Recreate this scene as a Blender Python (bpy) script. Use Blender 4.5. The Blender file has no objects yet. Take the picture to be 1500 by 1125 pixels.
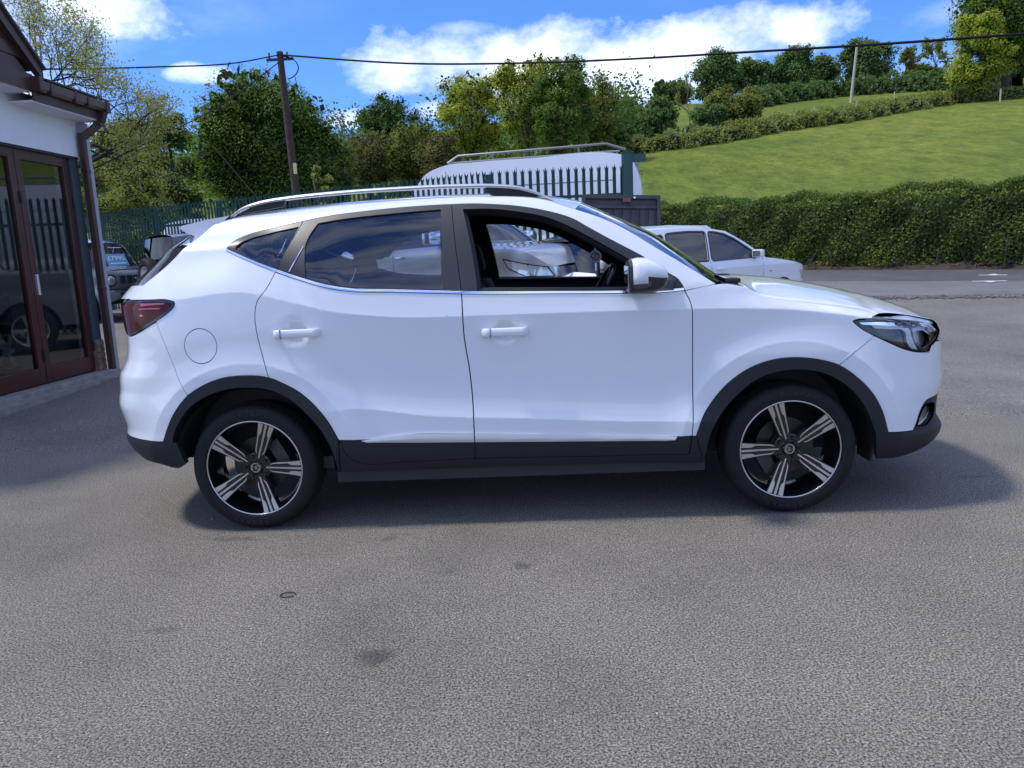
import bpy, bmesh, math, random
import numpy as np
from mathutils import Vector, Matrix
from mathutils.geometry import delaunay_2d_cdt
R = math.radians
scene = bpy.context.scene
COL = scene.collection
# ---------------------------------------------------------------- camera
CAM = Vector((0.1526, -4.4642, 1.2923)); YAW, PITCH, ROLL = R(-2.646), R(9.612), R(-2.712)
fw = Vector((math.sin(YAW) * math.cos(PITCH), math.cos(YAW) * math.cos(PITCH), -math.sin(PITCH)))
r0 = Vector((math.cos(YAW), -math.sin(YAW), 0)); u0 = r0.cross(fw)
rt = math.cos(ROLL) * r0 + math.sin(ROLL) * u0; up = -math.sin(ROLL) * r0 + math.cos(ROLL) * u0
cd = bpy.data.cameras.new('camera'); cam = bpy.data.objects.new('camera', cd); COL.objects.link(cam)
cam.matrix_world = Matrix(((rt.x, up.x, -fw.x, CAM.x), (rt.y, up.y, -fw.y, CAM.y), (rt.z, up.z, -fw.z, CAM.z), (0, 0, 0, 1)))
cd.sensor_width = 36; cd.lens = 36 * 1127 / 1500; cd.clip_start = .05; cd.clip_end = 3000
scene.camera = cam
# ---------------------------------------------------------------- sun, sky with clouds, exposure
SUN = Vector((-.47, -.02, .88)).normalized()            # towards the sun: left of the car, a little behind it, high
sl = bpy.data.lights.new('sun', 'SUN'); sl.energy = 1.6; sl.angle = R(7); sl.color = (1, .95, .87)
so = bpy.data.objects.new('sun', sl); COL.objects.link(so); so.rotation_euler = SUN.to_track_quat('Z', 'Y').to_euler()
wd = bpy.data.worlds.new('World'); scene.world = wd; wd.use_nodes = True
nt = wd.node_tree; nt.nodes.clear()
def wn(t, **k):
    n = nt.nodes.new(t)
    for a, b in k.items(): setattr(n, a, b)
    return n
def wl(a, b): nt.links.new(a, b)
sky = wn('ShaderNodeTexSky', sky_type='NISHITA', sun_disc=False, sun_elevation=math.asin(SUN.z), sun_rotation=math.atan2(SUN.x, SUN.y), air_density=1.0, dust_density=.3, ozone_density=2.5, altitude=100)
tc = wn('ShaderNodeTexCoord')
def wmath(op, a, b=None, c=None, clamp=False):
    n = wn('ShaderNodeMath', operation=op, use_clamp=clamp)
    for i, v in enumerate((a, b, c)):
        if v is None: continue
        if isinstance(v, (int, float)): n.inputs[i].default_value = v
        else: wl(v, n.inputs[i])
    return n.outputs[0]
def wdot(v):
    n = wn('ShaderNodeVectorMath', operation='DOT_PRODUCT'); wl(tc.outputs['Generated'], n.inputs[0]); n.inputs[1].default_value = v
    return n.outputs['Value']
def wnoise(scale, detail=6, rough=.55, loc=(0, 0, 0), sc=(1, 1, 1)):
    m = wn('ShaderNodeMapping'); wl(tc.outputs['Generated'], m.inputs[0]); m.inputs['Location'].default_value = loc; m.inputs['Scale'].default_value = sc
    n = wn('ShaderNodeTexNoise'); n.inputs['Scale'].default_value = scale; n.inputs['Detail'].default_value = detail; n.inputs['Roughness'].default_value = rough
    wl(m.outputs[0], n.inputs['Vector']); return n.outputs['Fac']
edge = wnoise(9, 8, .62, sc=(1, 1, 1.5)); body = wnoise(3.2, 7, .6, (3.1, 1.7, .4), (1, 1, 2.6))
def cloud(px, py, wx, wy, soft=.9):
    d = (fw + rt * ((px - 750) / 1127) - up * ((py - 562.5) / 1127)).normalized()
    e1 = Vector((d.y, -d.x, 0)).normalized(); e2 = e1.cross(d)
    f = wdot(d); fm = wmath('MAXIMUM', f, .05)
    a = wmath('DIVIDE', wmath('DIVIDE', wdot(e1), fm), wx / 1127); b = wmath('DIVIDE', wmath('DIVIDE', wdot(e2), fm), wy / 1127)
    r2 = wmath('ADD', wmath('MULTIPLY', a, a), wmath('MULTIPLY', b, b))
    v = wmath('ADD', wmath('SUBTRACT', 1.0, r2), wmath('MULTIPLY', wmath('SUBTRACT', edge, .5), 3.4))
    v = wmath('MULTIPLY', wmath('GREATER_THAN', f, .2), v)
    return wmath('SMOOTH_MIN', wmath('MULTIPLY', v, soft, clamp=True), 1.0, .1)
masks = [cloud(620, 95, 130, 48), cloud(790, 85, 150, 55), cloud(960, 85, 170, 45), cloud(1090, 50, 140, 42), cloud(1150, 42, 75, 34), cloud(880, 130, 170, 40),
         cloud(150, 22, 95, 34), cloud(288, 108, 42, 15), cloud(520, 175, 60, 16, .6), cloud(30, 170, 90, 60, .6), cloud(680, 42, 60, 12, .35), cloud(635, 160, 45, 14, .6)]
gen = wmath('MULTIPLY', wmath('SUBTRACT', body, .43), 4.0, clamp=True)          # scattered cloud over the rest of the sky
front = wmath('SUBTRACT', 1.0, wmath('MULTIPLY', wmath('SUBTRACT', wdot(fw), .72), 6.0, clamp=True))
m = wmath('MULTIPLY', gen, front)
for k in masks: m = wmath('MAXIMUM', m, k)
shade = wmath('MULTIPLY_ADD', wmath('SUBTRACT', edge, .5), 1.1, 1.0)
sep = wn('ShaderNodeSeparateXYZ'); wl(tc.outputs['Generated'], sep.inputs[0])
ccol = wn('ShaderNodeMixRGB', blend_type='MULTIPLY'); ccol.inputs[0].default_value = 1; ccol.inputs[1].default_value = (5.2, 5.6, 6.4, 1); wl(shade, ccol.inputs[2])
sat = wn('ShaderNodeMixRGB', blend_type='MULTIPLY'); sat.inputs[0].default_value = 1; wl(sky.outputs[0], sat.inputs[1]); sat.inputs[2].default_value = (.26, .44, .84, 1)
mix = wn('ShaderNodeMixRGB'); wl(wmath('MULTIPLY', m, .96), mix.inputs[0]); wl(sat.outputs[0], mix.inputs[1]); wl(ccol.outputs[0], mix.inputs[2])
bg = wn('ShaderNodeBackground'); bg.inputs['Strength'].default_value = .132; wl(mix.outputs[0], bg.inputs['Color'])
wo = wn('ShaderNodeOutputWorld'); wl(bg.outputs[0], wo.inputs['Surface'])
wd.cycles.sampling_method = 'MANUAL'; wd.cycles.sample_map_resolution = 1024
vs = scene.view_settings; vs.view_transform = 'Standard'; vs.look = 'None'; vs.gamma = 1; vs.exposure = 1.08
scene.cycles.max_bounces = 10; scene.cycles.transparent_max_bounces = 24; scene.cycles.glossy_bounces = 4; scene.cycles.transmission_bounces = 6
scene.cycles.sample_clamp_indirect = 6
# ---------------------------------------------------------------- helpers
random.seed(7); rng = np.random.default_rng(7)
MATS = {}
def mat(name, col=(.5, .5, .5), rough=.5, metal=0., spec=.5, coat=0., coat_rough=.03, emit=None, noise=None, bump=None, ior=1.5):
    """principled material; noise=(scale, amount) varies the colour, bump=(scale, strength) adds fine relief"""
    if name in MATS: return MATS[name]
    m = bpy.data.materials.new(name); m.use_nodes = True; t = m.node_tree; b = t.nodes['Principled BSDF']
    b.inputs['Base Color'].default_value = (*col, 1); b.inputs['Roughness'].default_value = rough; b.inputs['Metallic'].default_value = metal
    b.inputs['Specular IOR Level'].default_value = spec; b.inputs['Coat Weight'].default_value = coat; b.inputs['Coat Roughness'].default_value = coat_rough
    b.inputs['IOR'].default_value = ior
    if emit: b.inputs['Emission Color'].default_value = (*emit[:3], 1); b.inputs['Emission Strength'].default_value = emit[3]
    if noise or bump: tcn = t.nodes.new('ShaderNodeTexCoord')
    if noise:
        n = t.nodes.new('ShaderNodeTexNoise'); n.inputs['Scale'].default_value = noise[0]; n.inputs['Detail'].default_value = 6; n.inputs['Roughness'].default_value = .65
        t.links.new(tcn.outputs['Object'], n.inputs['Vector'])
        r = t.nodes.new('ShaderNodeValToRGB'); k = noise[1]
        r.color_ramp.elements[0].position = .3; r.color_ramp.elements[1].position = .7
        r.color_ramp.elements[0].color = (*[max(0, c * (1 - k)) for c in col], 1); r.color_ramp.elements[1].color = (*[min(1, c * (1 + k)) for c in col], 1)
        t.links.new(n.outputs['Fac'], r.inputs['Fac']); t.links.new(r.outputs['Color'], b.inputs['Base Color'])
    if bump:
        n2 = t.nodes.new('ShaderNodeTexNoise'); n2.inputs['Scale'].default_value = bump[0]; n2.inputs['Detail'].default_value = 4
        t.links.new(tcn.outputs['Object'], n2.inputs['Vector'])
        bp = t.nodes.new('ShaderNodeBump'); bp.inputs['Strength'].default_value = bump[1]; bp.inputs['Distance'].default_value = .01
        t.links.new(n2.outputs['Fac'], bp.inputs['Height']); t.links.new(bp.outputs['Normal'], b.inputs['Normal'])
    MATS[name] = m; return m
def glass(name, tint, ior=1.5, rough=0.0):
    """a single thin sheet: tinted see-through, with the mirror reflection of its surface on top"""
    if name in MATS: return MATS[name]
    m = bpy.data.materials.new(name); m.use_nodes = True; t = m.node_tree; t.nodes.clear()
    o = t.nodes.new('ShaderNodeOutputMaterial'); mx = t.nodes.new('ShaderNodeMixShader'); tr = t.nodes.new('ShaderNodeBsdfTransparent'); gl = t.nodes.new('ShaderNodeBsdfGlossy'); fr = t.nodes.new('ShaderNodeFresnel')
    tr.inputs[0].default_value = (*tint, 1); gl.inputs['Roughness'].default_value = rough; gl.inputs['Color'].default_value = (1, 1, 1, 1); fr.inputs['IOR'].default_value = ior
    t.links.new(fr.outputs[0], mx.inputs[0]); t.links.new(tr.outputs[0], mx.inputs[1]); t.links.new(gl.outputs[0], mx.inputs[2]); t.links.new(mx.outputs[0], o.inputs[0])
    MATS[name] = m; return m
def tag(o, label=None, cat=None, group=None, kind=None):
    if label: o['label'] = label
    if cat: o['category'] = cat
    if group: o['group'] = group
    if kind: o['kind'] = kind
    return o
def empty(name, loc=(0, 0, 0), rz=0., parent=None):
    o = bpy.data.objects.new(name, None); COL.objects.link(o); o.location = loc; o.rotation_euler = (0, 0, rz); o.empty_display_size = .2
    if parent: o.parent = parent
    return o
def obj(name, verts, faces, m, parent=None, smooth=False, normals=None, sharp=None):
    me = bpy.data.meshes.new(name); me.from_pydata([tuple(map(float, v)) for v in verts], [], [tuple(map(int, f)) for f in faces])
    if m is not None: me.materials.append(m)
    if smooth or normals is not None: me.polygons.foreach_set('use_smooth', [True] * len(me.polygons))
    me.update()
    if smooth and sharp: me.set_sharp_from_angle(angle=R(sharp))
    if normals is not None: me.normals_split_custom_set_from_vertices([tuple(map(float, n)) for n in normals])
    o = bpy.data.objects.new(name, me); COL.objects.link(o)
    if parent: o.parent = parent
    return o
class MB:
    """collects shapes into one mesh"""
    def __init__(s): s.v = []; s.f = []
    def add(s, v, f):
        n = len(s.v); s.v += [tuple(map(float, p)) for p in v]; s.f += [tuple(i + n for i in q) for q in f]; return s
    def box(s, x0, x1, y0, y1, z0, z1, b=0.0):
        if b <= 0:
            v = [(x, y, z) for x in (x0, x1) for y in (y0, y1) for z in (z0, z1)]
            return s.add(v, [(0, 1, 3, 2), (4, 6, 7, 5), (0, 4, 5, 1), (2, 3, 7, 6), (0, 2, 6, 4), (1, 5, 7, 3)])
        bm = bmesh.new(); bmesh.ops.create_cube(bm, size=1)
        for q in bm.verts: q.co = ((x0 + x1) / 2 + q.co.x * (x1 - x0), (y0 + y1) / 2 + q.co.y * (y1 - y0), (z0 + z1) / 2 + q.co.z * (z1 - z0))
        bmesh.ops.bevel(bm, geom=bm.edges[:], offset=b, segments=2, affect='EDGES', profile=.6)
        bm.verts.index_update(); s.add([q.co[:] for q in bm.verts], [[q.index for q in f.verts] for f in bm.faces]); bm.free(); return s
    def tube(s, pts, r, n=8, cap=True, squash=1.0):
        pts = [Vector(p) for p in pts]; rs = r if hasattr(r, '__len__') else [r] * len(pts); v = []; f = []
        prev = None
        for i, p in enumerate(pts):
            d = (pts[min(i + 1, len(pts) - 1)] - pts[max(i - 1, 0)]).normalized()
            if prev is None: a = d.cross(Vector((0, 0, 1)) if abs(d.z) < .9 else Vector((1, 0, 0))).normalized()
            else: a = (prev - d * prev.dot(d)).normalized()
            prev = a; b = d.cross(a)
            for k in range(n):
                t = 2 * math.pi * k / n; v.append(p + a * (math.cos(t) * rs[i]) + b * (math.sin(t) * rs[i] * squash))
        for i in range(len(pts) - 1):
            for k in range(n): f.append((i * n + k, i * n + (k + 1) % n, (i + 1) * n + (k + 1) % n, (i + 1) * n + k))
        if cap: f += [tuple(range(n))[::-1], tuple(range((len(pts) - 1) * n, len(pts) * n))]
        return s.add([q[:] for q in v], f)
    def lathe(s, prof, n=32, c=(0, 0, 0), axis='y', closed=False):
        """prof: (radius, offset along axis)"""
        v = []; f = []; m = len(prof)
        for k in range(n):
            t = 2 * math.pi * k / n; ca, sa = math.cos(t), math.sin(t)
            for r, h in prof:
                p = {'y': (r * ca, h, r * sa), 'z': (r * ca, r * sa, h), 'x': (h, r * ca, r * sa)}[axis]; v.append((p[0] + c[0], p[1] + c[1], p[2] + c[2]))
        for k in range(n):
            for i in range(m if closed else m - 1):
                j = (i + 1) % m; a, b = k * m + i, k * m + j; c2, d = ((k + 1) % n) * m + j, ((k + 1) % n) * m + i; f.append((a, b, c2, d))
        return s.add(v, f)
    def prism(s, poly, ax, lo, hi):
        """polygon given in the two axes other than ax, extruded lo..hi along ax"""
        def P(a, b, h): return {'x': (h, a, b), 'y': (a, h, b), 'z': (a, b, h)}[ax]
        n = len(poly); v = [P(a, b, lo) for a, b in poly] + [P(a, b, hi) for a, b in poly]
        return s.add(v, [tuple(range(n))[::-1], tuple(range(n, 2 * n))] + [(i, (i + 1) % n, n + (i + 1) % n, n + i) for i in range(n)])
    def bar(s, a, b, w, h, upv=(0, 0, 1)):
        a, b = Vector(a), Vector(b); d = (b - a).normalized(); u = Vector(upv); sd = d.cross(u)
        if sd.length < 1e-4: sd = d.cross(Vector((1, 0, 0)))
        sd.normalize(); u = sd.cross(d); v = []
        for p in (a, b):
            for i, j in ((-1, -1), (1, -1), (1, 1), (-1, 1)): v.append((p + sd * (i * w / 2) + u * (j * h / 2))[:])
        return s.add(v, [(3, 2, 1, 0), (4, 5, 6, 7), (0, 1, 5, 4), (1, 2, 6, 5), (2, 3, 7, 6), (3, 0, 4, 7)])
    def xf(s, M):
        s.v = [tuple(M @ Vector(p)) for p in s.v]; return s
    def build(s, name, m, parent=None, smooth=False, sharp=35, fix=True):
        o = obj(name, s.v, s.f, m, parent, smooth)
        if fix:
            bm = bmesh.new(); bm.from_mesh(o.data); bmesh.ops.recalc_face_normals(bm, faces=bm.faces); bm.to_mesh(o.data); bm.free()
        if smooth and sharp: o.data.set_sharp_from_angle(angle=R(sharp))
        return o
def copy_tree(o, parent=None):
    c = o.copy(); COL.objects.link(c)
    if parent is not None: c.parent = parent
    for ch in o.children: copy_tree(ch, c)
    return c
def crv(pts, step=.02, closed=False):
    """Catmull-Rom through 2D/3D points, resampled to about `step`"""
    p = np.array(pts, float); n = len(p); out = []
    for i in range(n if closed else n - 1):
        p1, p2 = p[i], p[(i + 1) % n]
        p0 = p[i - 1] if (closed or i > 0) else 2 * p1 - p2
        p3 = p[(i + 2) % n] if (closed or i + 2 < n) else 2 * p2 - p1
        L = np.linalg.norm(p2 - p1); k = max(1, int(round(L / step)))
        a0 = max(np.linalg.norm(p1 - p0), 1e-6); a2 = max(np.linalg.norm(p3 - p2), 1e-6); L = max(L, 1e-6)
        m1 = ((p2 - p1) / L * a0 + (p1 - p0) / a0 * L) / (a0 + L) * L; m2 = ((p2 - p1) / L * a2 + (p3 - p2) / a2 * L) / (a2 + L) * L
        for t in np.arange(k) / k: out.append((2*t**3 - 3*t**2 + 1) * p1 + (t**3 - 2*t**2 + t) * m1 + (3*t**2 - 2*t**3) * p2 + (t**3 - t**2) * m2)
    if not closed: out.append(p[-1])
    return np.array(out)
def line(pts, step=.03):
    out = []
    for a, b in zip(pts[:-1], pts[1:]):
        a, b = np.array(a, float), np.array(b, float); k = max(1, int(round(np.linalg.norm(b - a) / step)))
        out += [a + (b - a) * t for t in np.arange(k) / k]
    out.append(np.array(pts[-1], float)); return np.array(out)
def loop(*parts):
    q = np.concatenate([np.asarray(p, float) for p in parts]); keep = [0]
    for i in range(1, len(q)):
        if np.linalg.norm(q[i] - q[keep[-1]]) > 1.5e-3: keep.append(i)
    q = q[keep]
    if np.linalg.norm(q[0] - q[-1]) < 1.5e-3: q = q[:-1]
    return q
def area(q): x, y = q[:, 0], q[:, 1]; return .5 * np.sum(x * np.roll(y, -1) - np.roll(x, -1) * y)
def offset(q, d):
    """move a closed loop inwards by d"""
    if abs(d) < 1e-9: return q
    s = 1 if area(q) > 0 else -1
    e = np.roll(q, -1, 0) - q; e /= np.maximum(np.linalg.norm(e, axis=1, keepdims=True), 1e-9); n = np.stack([-e[:, 1], e[:, 0]], 1) * s
    b = n + np.roll(n, 1, 0); b /= np.maximum(np.linalg.norm(b, axis=1, keepdims=True), 1e-6); c = np.maximum(np.sum(b * n, 1, keepdims=True), .45)
    return q + b * d / c
def inside(p, q):
    x, y = p[:, 0:1], p[:, 1:2]; a, b = q, np.roll(q, -1, 0)
    c = (a[:, 1] > y) != (b[:, 1] > y); xi = (b[:, 0] - a[:, 0]) * (y - a[:, 1]) / np.where(np.abs(b[:, 1] - a[:, 1]) < 1e-12, 1e-12, b[:, 1] - a[:, 1]) + a[:, 0]
    return (np.sum(c & (x < xi), 1) % 2) == 1
def bdist(p, q):
    a, b = q, np.roll(q, -1, 0); ab = b - a; t = np.clip(np.sum((p[:, None] - a) * ab, 2) / np.maximum(np.sum(ab * ab, 1), 1e-12), 0, 1)
    return np.min(np.linalg.norm(p[:, None] - (a + t[..., None] * ab), axis=2), axis=1)
def panel(name, loops, mapf, m, parent=None, grid=.025, rim=.014, gap=0.0, extra=None, side=-1, both=False, backface=False):
    """a sheet-metal piece: 2D outline(s) filled with a fine net, laid on the surface mapf(a, b) -> (x, y>0, z), edges turned inwards by rim.
    side -1 near side, +1 far side; both: one mesh with both halves"""
    loops = [np.asarray(l, float) for l in loops]; loops = [offset(loops[0], gap)] + [offset(l, -gap) for l in loops[1:]]
    lo, hi = loops[0].min(0), loops[0].max(0)
    gx, gy = np.meshgrid(np.arange(lo[0], hi[0], grid), np.arange(lo[1], hi[1], grid)); gx[1::2] += grid / 2
    g = np.stack([gx.ravel(), gy.ravel()], 1)
    if extra is not None and len(extra):
        ex = np.asarray(extra, float); d = np.concatenate([np.min(np.linalg.norm(c[:, None] - ex, axis=2), 1) for c in np.array_split(g, max(1, len(g) // 500))]); g = np.concatenate([g[d > .35 * grid], ex])
    ok = inside(g, loops[0])
    for h in loops[1:]: ok &= ~inside(g, h)
    g = g[ok]
    if len(g):
        for l in loops: g = g[np.concatenate([bdist(c, l) for c in np.array_split(g, max(1, len(g) // 300))]) > .4 * grid] if len(g) else g
    vs = []; es = []
    for l in loops:
        n = len(vs); vs += [tuple(p) for p in l]; es += [(n + i, n + (i + 1) % len(l)) for i in range(len(l))]
    nb = len(vs); vs += [tuple(p) for p in g]
    r = delaunay_2d_cdt([Vector(p) for p in vs], es, [], 0, 1e-6)
    v2 = np.array([p[:] for p in r[0]]); tri = np.array([f for f in r[2]]); c = v2[tri].mean(1)
    ok = inside(c, loops[0])
    for h in loops[1:]: ok &= ~inside(c, h)
    tri = tri[ok]
    a, b = v2[:, 0], v2[:, 1]; P = np.stack(mapf(a, b), 1); e = 2.5e-3
    du = (np.stack(mapf(a + e, b), 1) - np.stack(mapf(a - e, b), 1)); dv = (np.stack(mapf(a, b + e), 1) - np.stack(mapf(a, b - e), 1))
    N = np.cross(du, dv); N /= np.maximum(np.linalg.norm(N, axis=1, keepdims=True), 1e-9)
    C = np.array([0., 0, .75]); s = np.sign(np.sum(N * (P - C) * np.array([.25, 1, .5]), 1)); s[s == 0] = 1; s = np.sign(s.sum()) or 1; N = N * s
    V = [P]; NN = [N]; F = []
    fl = np.sum(np.cross(P[tri[:, 1]] - P[tri[:, 0]], P[tri[:, 2]] - P[tri[:, 0]]) * N[tri[:, 0]], 1) < 0
    tri[fl] = tri[fl][:, ::-1]; F += [tuple(t) for t in tri]
    if rim:
        # boundary edges of the kept triangles
        cnt = {}
        for t in tri:
            for i in range(3):
                k = (int(t[i]), int(t[(i + 1) % 3]))
                if (k[1], k[0]) in cnt: del cnt[(k[1], k[0])]
                else: cnt[k] = 1
        ids = sorted({i for k in cnt for i in k}); n0 = len(P); mp = {i: n0 + j for j, i in enumerate(ids)}; n1 = n0 + len(ids)
        top = P[ids]; bot = top - N[ids] * rim; tn = np.zeros_like(top)
        for (i, j) in cnt:
            en = np.cross(P[j] - P[i], N[i]); tn[mp[i] - n0] += en; tn[mp[j] - n0] += en
            F.append((mp[j], mp[i], mp[i] + len(ids), mp[j] + len(ids)))
        tn /= np.maximum(np.linalg.norm(tn, axis=1, keepdims=True), 1e-9)
        V += [top, bot]; NN += [tn, tn]
    V = np.concatenate(V); NN = np.concatenate(NN)
    sg = np.array([1, side, 1.]); Vs = V * sg; Ns = NN * sg; Fs = [f[::-1] for f in F] if side < 0 else F
    if both:
        Fo = F if side < 0 else [f[::-1] for f in F]; n = len(V); so_ = np.array([1, -side, 1.])
        Vs = np.concatenate([Vs, V * so_]); Ns = np.concatenate([Ns, NN * so_]); Fs = list(Fs) + [tuple(i + n for i in f) for f in Fo]
    return obj(name, Vs, Fs, m, parent, normals=Ns)
# ---------------------------------------------------------------- the white car: shape of its flanks
def _sm(xs, ys, x):
    """monotone-ish cubic (Hermite, finite-difference tangents limited) interpolation, vectorised"""
    xs = np.asarray(xs, float); ys = np.asarray(ys, float); x = np.asarray(x, float)
    h = np.diff(xs); d = np.diff(ys) / h
    m = np.zeros_like(ys); m[0] = d[0]; m[-1] = d[-1]
    for i in range(1, len(xs) - 1):
        m[i] = 0.0 if d[i-1] * d[i] <= 0 else 2 * d[i-1] * d[i] / (d[i-1] + d[i])
    xc = np.clip(x, xs[0], xs[-1]); i = np.clip(np.searchsorted(xs, xc) - 1, 0, len(xs) - 2)
    t = (xc - xs[i]) / h[i]
    return ((2*t**3 - 3*t**2 + 1) * ys[i] + (t**3 - 2*t**2 + t) * h[i] * m[i] + (-2*t**3 + 3*t**2) * ys[i+1] + (t**3 - t**2) * h[i] * m[i+1])
# stations along the body and the section nodes at each: (z, y, slope below, slope above)
XS = [-2.2, -1.6, -1.32, -1.0, -.8, -.4, 0, .8, 1.2, 1.5, 1.75, 2.2]
def K(*v): return list(v)
NZ = [K(.26,.26,.26,.26,.26,.26,.26,.26,.26,.26,.26,.26),
      K(.40,.40,.40,.40,.40,.40,.40,.40,.40,.40,.40,.40),
      K(.56,.56,.56,.57,.595,.545,.52,.477,.477,.477,.477,.477),
      K(.78,.78,.78,.76,.75,.72,.72,.72,.72,.70,.70,.70),
      K(1.14,1.15,1.174,1.105,1.055,1.018,1.014,1.004,.987,.95,.90,.80),
      K(1.35,1.37,1.385,1.25,1.175,1.135,1.13,1.115,1.06,.995,.925,.83),
      K(1.46,1.47,1.485,1.505,1.512,1.522,1.528,1.50,1.40,1.30,1.2,1.1),
      K(1.54,1.56,1.585,1.60,1.61,1.62,1.62,1.60,1.50,1.40,1.3,1.2)]
NY = [K(.845,.845,.845,.845,.845,.845,.845,.845,.845,.845,.845,.845),
      K(.880,.880,.882,.882,.880,.880,.880,.880,.880,.880,.880,.880),
      K(.880,.882,.882,.880,.880,.884,.885,.884,.884,.884,.884,.884),
      K(.878,.880,.880,.872,.868,.867,.867,.870,.876,.880,.880,.88),
      K(.845,.860,.866,.872,.880,.888,.889,.889,.886,.882,.87,.86),
      K(.715,.735,.755,.825,.855,.866,.867,.868,.845,.822,.80,.80),
      K(.60,.615,.635,.650,.655,.655,.655,.665,.66,.66,.66,.66),
      K(.42,.43,.45,.46,.47,.47,.47,.47,.47,.47,.47,.47)]
NA = [K(*[.6]*12), K(*[.06]*12), K(0,0,0,0,.02,.03,.03,.03,.0,0,0,0), K(*[.03]*12),
      K(-.15,-.12,-.08,-.02,.06,.11,.12,.12,.06,-.05,-.12,-.15), K(-.42,-.42,-.42,-.34,-.26,-.22,-.22,-.22,-.30,-.42,-.42,-.42), K(*[-.75]*12), K(*[-4.]*12)]
NB = [K(*[.6]*12), K(*[.06]*12), K(0,0,0,-.02,-.16,-.28,-.30,-.28,-.05,0,0,0), K(*[.03]*12),
      K(-.5,-.46,-.42,-.36,-.27,-.25,-.25,-.25,-.36,-.55,-.7,-.7), K(-.42,-.42,-.42,-.42,-.44,-.46,-.46,-.46,-.42,-.42,-.42,-.42), K(*[-.75]*12), K(*[-4.]*12)]
XFZ = [.16,.18,.208,.267,.322,.34,.359,.385,.438,.497,.541,.592,.696,.746,.797,.831,.866,.90,.95,1.0,1.1,1.3]
XFX = [1.95,2.03,2.10,2.214,2.249,2.25,2.237,2.215,2.211,2.215,2.229,2.237,2.229,2.226,2.226,2.222,2.20,2.18,2.16,2.16,2.2,2.3]
XRZ = [.20,.30,.346,.398,.442,.470,.50,.56,.62,.66,.70,.74,.775,.81,.86,.94,1.0,1.06,1.12,1.144,1.16,1.2,1.35,1.5,1.7]
XRX = [-1.95,-2.03,-2.09,-2.148,-2.172,-2.166,-2.160,-2.176,-2.192,-2.186,-2.174,-2.172,-2.164,-2.138,-2.108,-2.094,-2.100,-2.108,-2.113,-2.10,-2.085,-2.08,-2.08,-2.08,-2.08]
def Wb(x, z):
    x, z = np.broadcast_arrays(np.asarray(x, float), np.asarray(z, float))
    Z = np.stack([_sm(XS, n, x) for n in NZ]); Y = np.stack([_sm(XS, n, x) for n in NY])
    A = np.stack([_sm(XS, n, x) for n in NA]); B = np.stack([_sm(XS, n, x) for n in NB])
    y = Y[0] + (z - Z[0]) * B[0]
    for i in range(len(NZ) - 1):
        h = Z[i+1] - Z[i]; t = (z - Z[i]) / h
        c = ((2*t**3 - 3*t**2 + 1) * Y[i] + (t**3 - 2*t**2 + t) * h * B[i] + (-2*t**3 + 3*t**2) * Y[i+1] + (t**3 - t**2) * h * A[i+1])
        y = np.where((z >= Z[i]) & (z <= Z[i+1]), c, y)
    y = np.where(z > Z[-1], np.maximum(Y[-1] - 4 * (z - Z[-1]), .02), y)
    for xc in (-1.2925, 1.2925):                      # flared wheel arches
        r = np.hypot(x - xc, z - .3155)
        k = np.clip((.66 - r) / .14, 0, 1); y = y + np.where(z < .98, .016 * k * k * (1.0 if xc > 0 else .9), 0) * np.clip((.98 - z) / .2, 0, 1)
    return y
def W(x, z):
    y = Wb(x, z); x = np.asarray(x, float)
    xf = _sm(XFZ, XFX, z); xr = _sm(XRZ, XRX, z)
    u = np.clip((x - 1.35) / (xf - 1.35), 0, .99999); v = np.clip((-1.35 - x) / (-1.35 - xr), 0, .99999)
    return y * (1 - u**4) ** (1 / 2.2) * (1 - v**4) ** (1 / 2.2)
# ---------------------------------------------------------------- the white car: panels
M_PAINT = mat('white_paint', (.725, .745, .77), .28, coat=1.0, coat_rough=.02)
M_CLAD = mat('black_cladding', (.013, .015, .018), .5, spec=.35, bump=(900, .08))
M_FRAME = mat('satin_black', (.022, .022, .024), .38)
M_GLOSSB = mat('gloss_black', (.008, .008, .009), .08, coat=.5)
M_CHROME = mat('chrome', (.86, .87, .88), .14, 1.0)
M_SATIN = mat('satin_silver', (.80, .81, .82), .38, .92)
M_RUB = mat('tyre_rubber', (.009, .009, .010), .7, spec=.3, noise=(40, .35))
M_DARK = mat('interior_black', (.018, .019, .023), .6)
M_CLOTH = mat('seat_cloth', (.018, .018, .02), .85, noise=(60, .3))
M_PRIV = glass('privacy_glass', (.76, .80, .86), 1.85)
M_GLASS = glass('clear_glass', (.82, .90, .86), 1.55)
M_LENS = glass('lamp_lens', (.93, .95, .97), 1.5)
M_STRIP = mat('silver_strip', (.58, .58, .58), .35, .25, coat=.5)
M_ALLOY = mat('machined_alloy', (.62, .61, .60), .30, 1.0)
M_RIMB = mat('black_alloy', (.006, .006, .007), .16, coat=.6)
M_RED = mat('red_lens', (.062, .0015, .003), .10, coat=0, spec=.28)
M_REDB = mat('red_reflector', (.55, .03, .02), .15, coat=1.0)
car = empty('suv_car'); tag(car, 'white SUV with silver and black alloy wheels, parked side on in the foreground', 'car')
def side(off=0.0): return lambda x, z: (x, W(x, z) + off, z)
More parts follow.
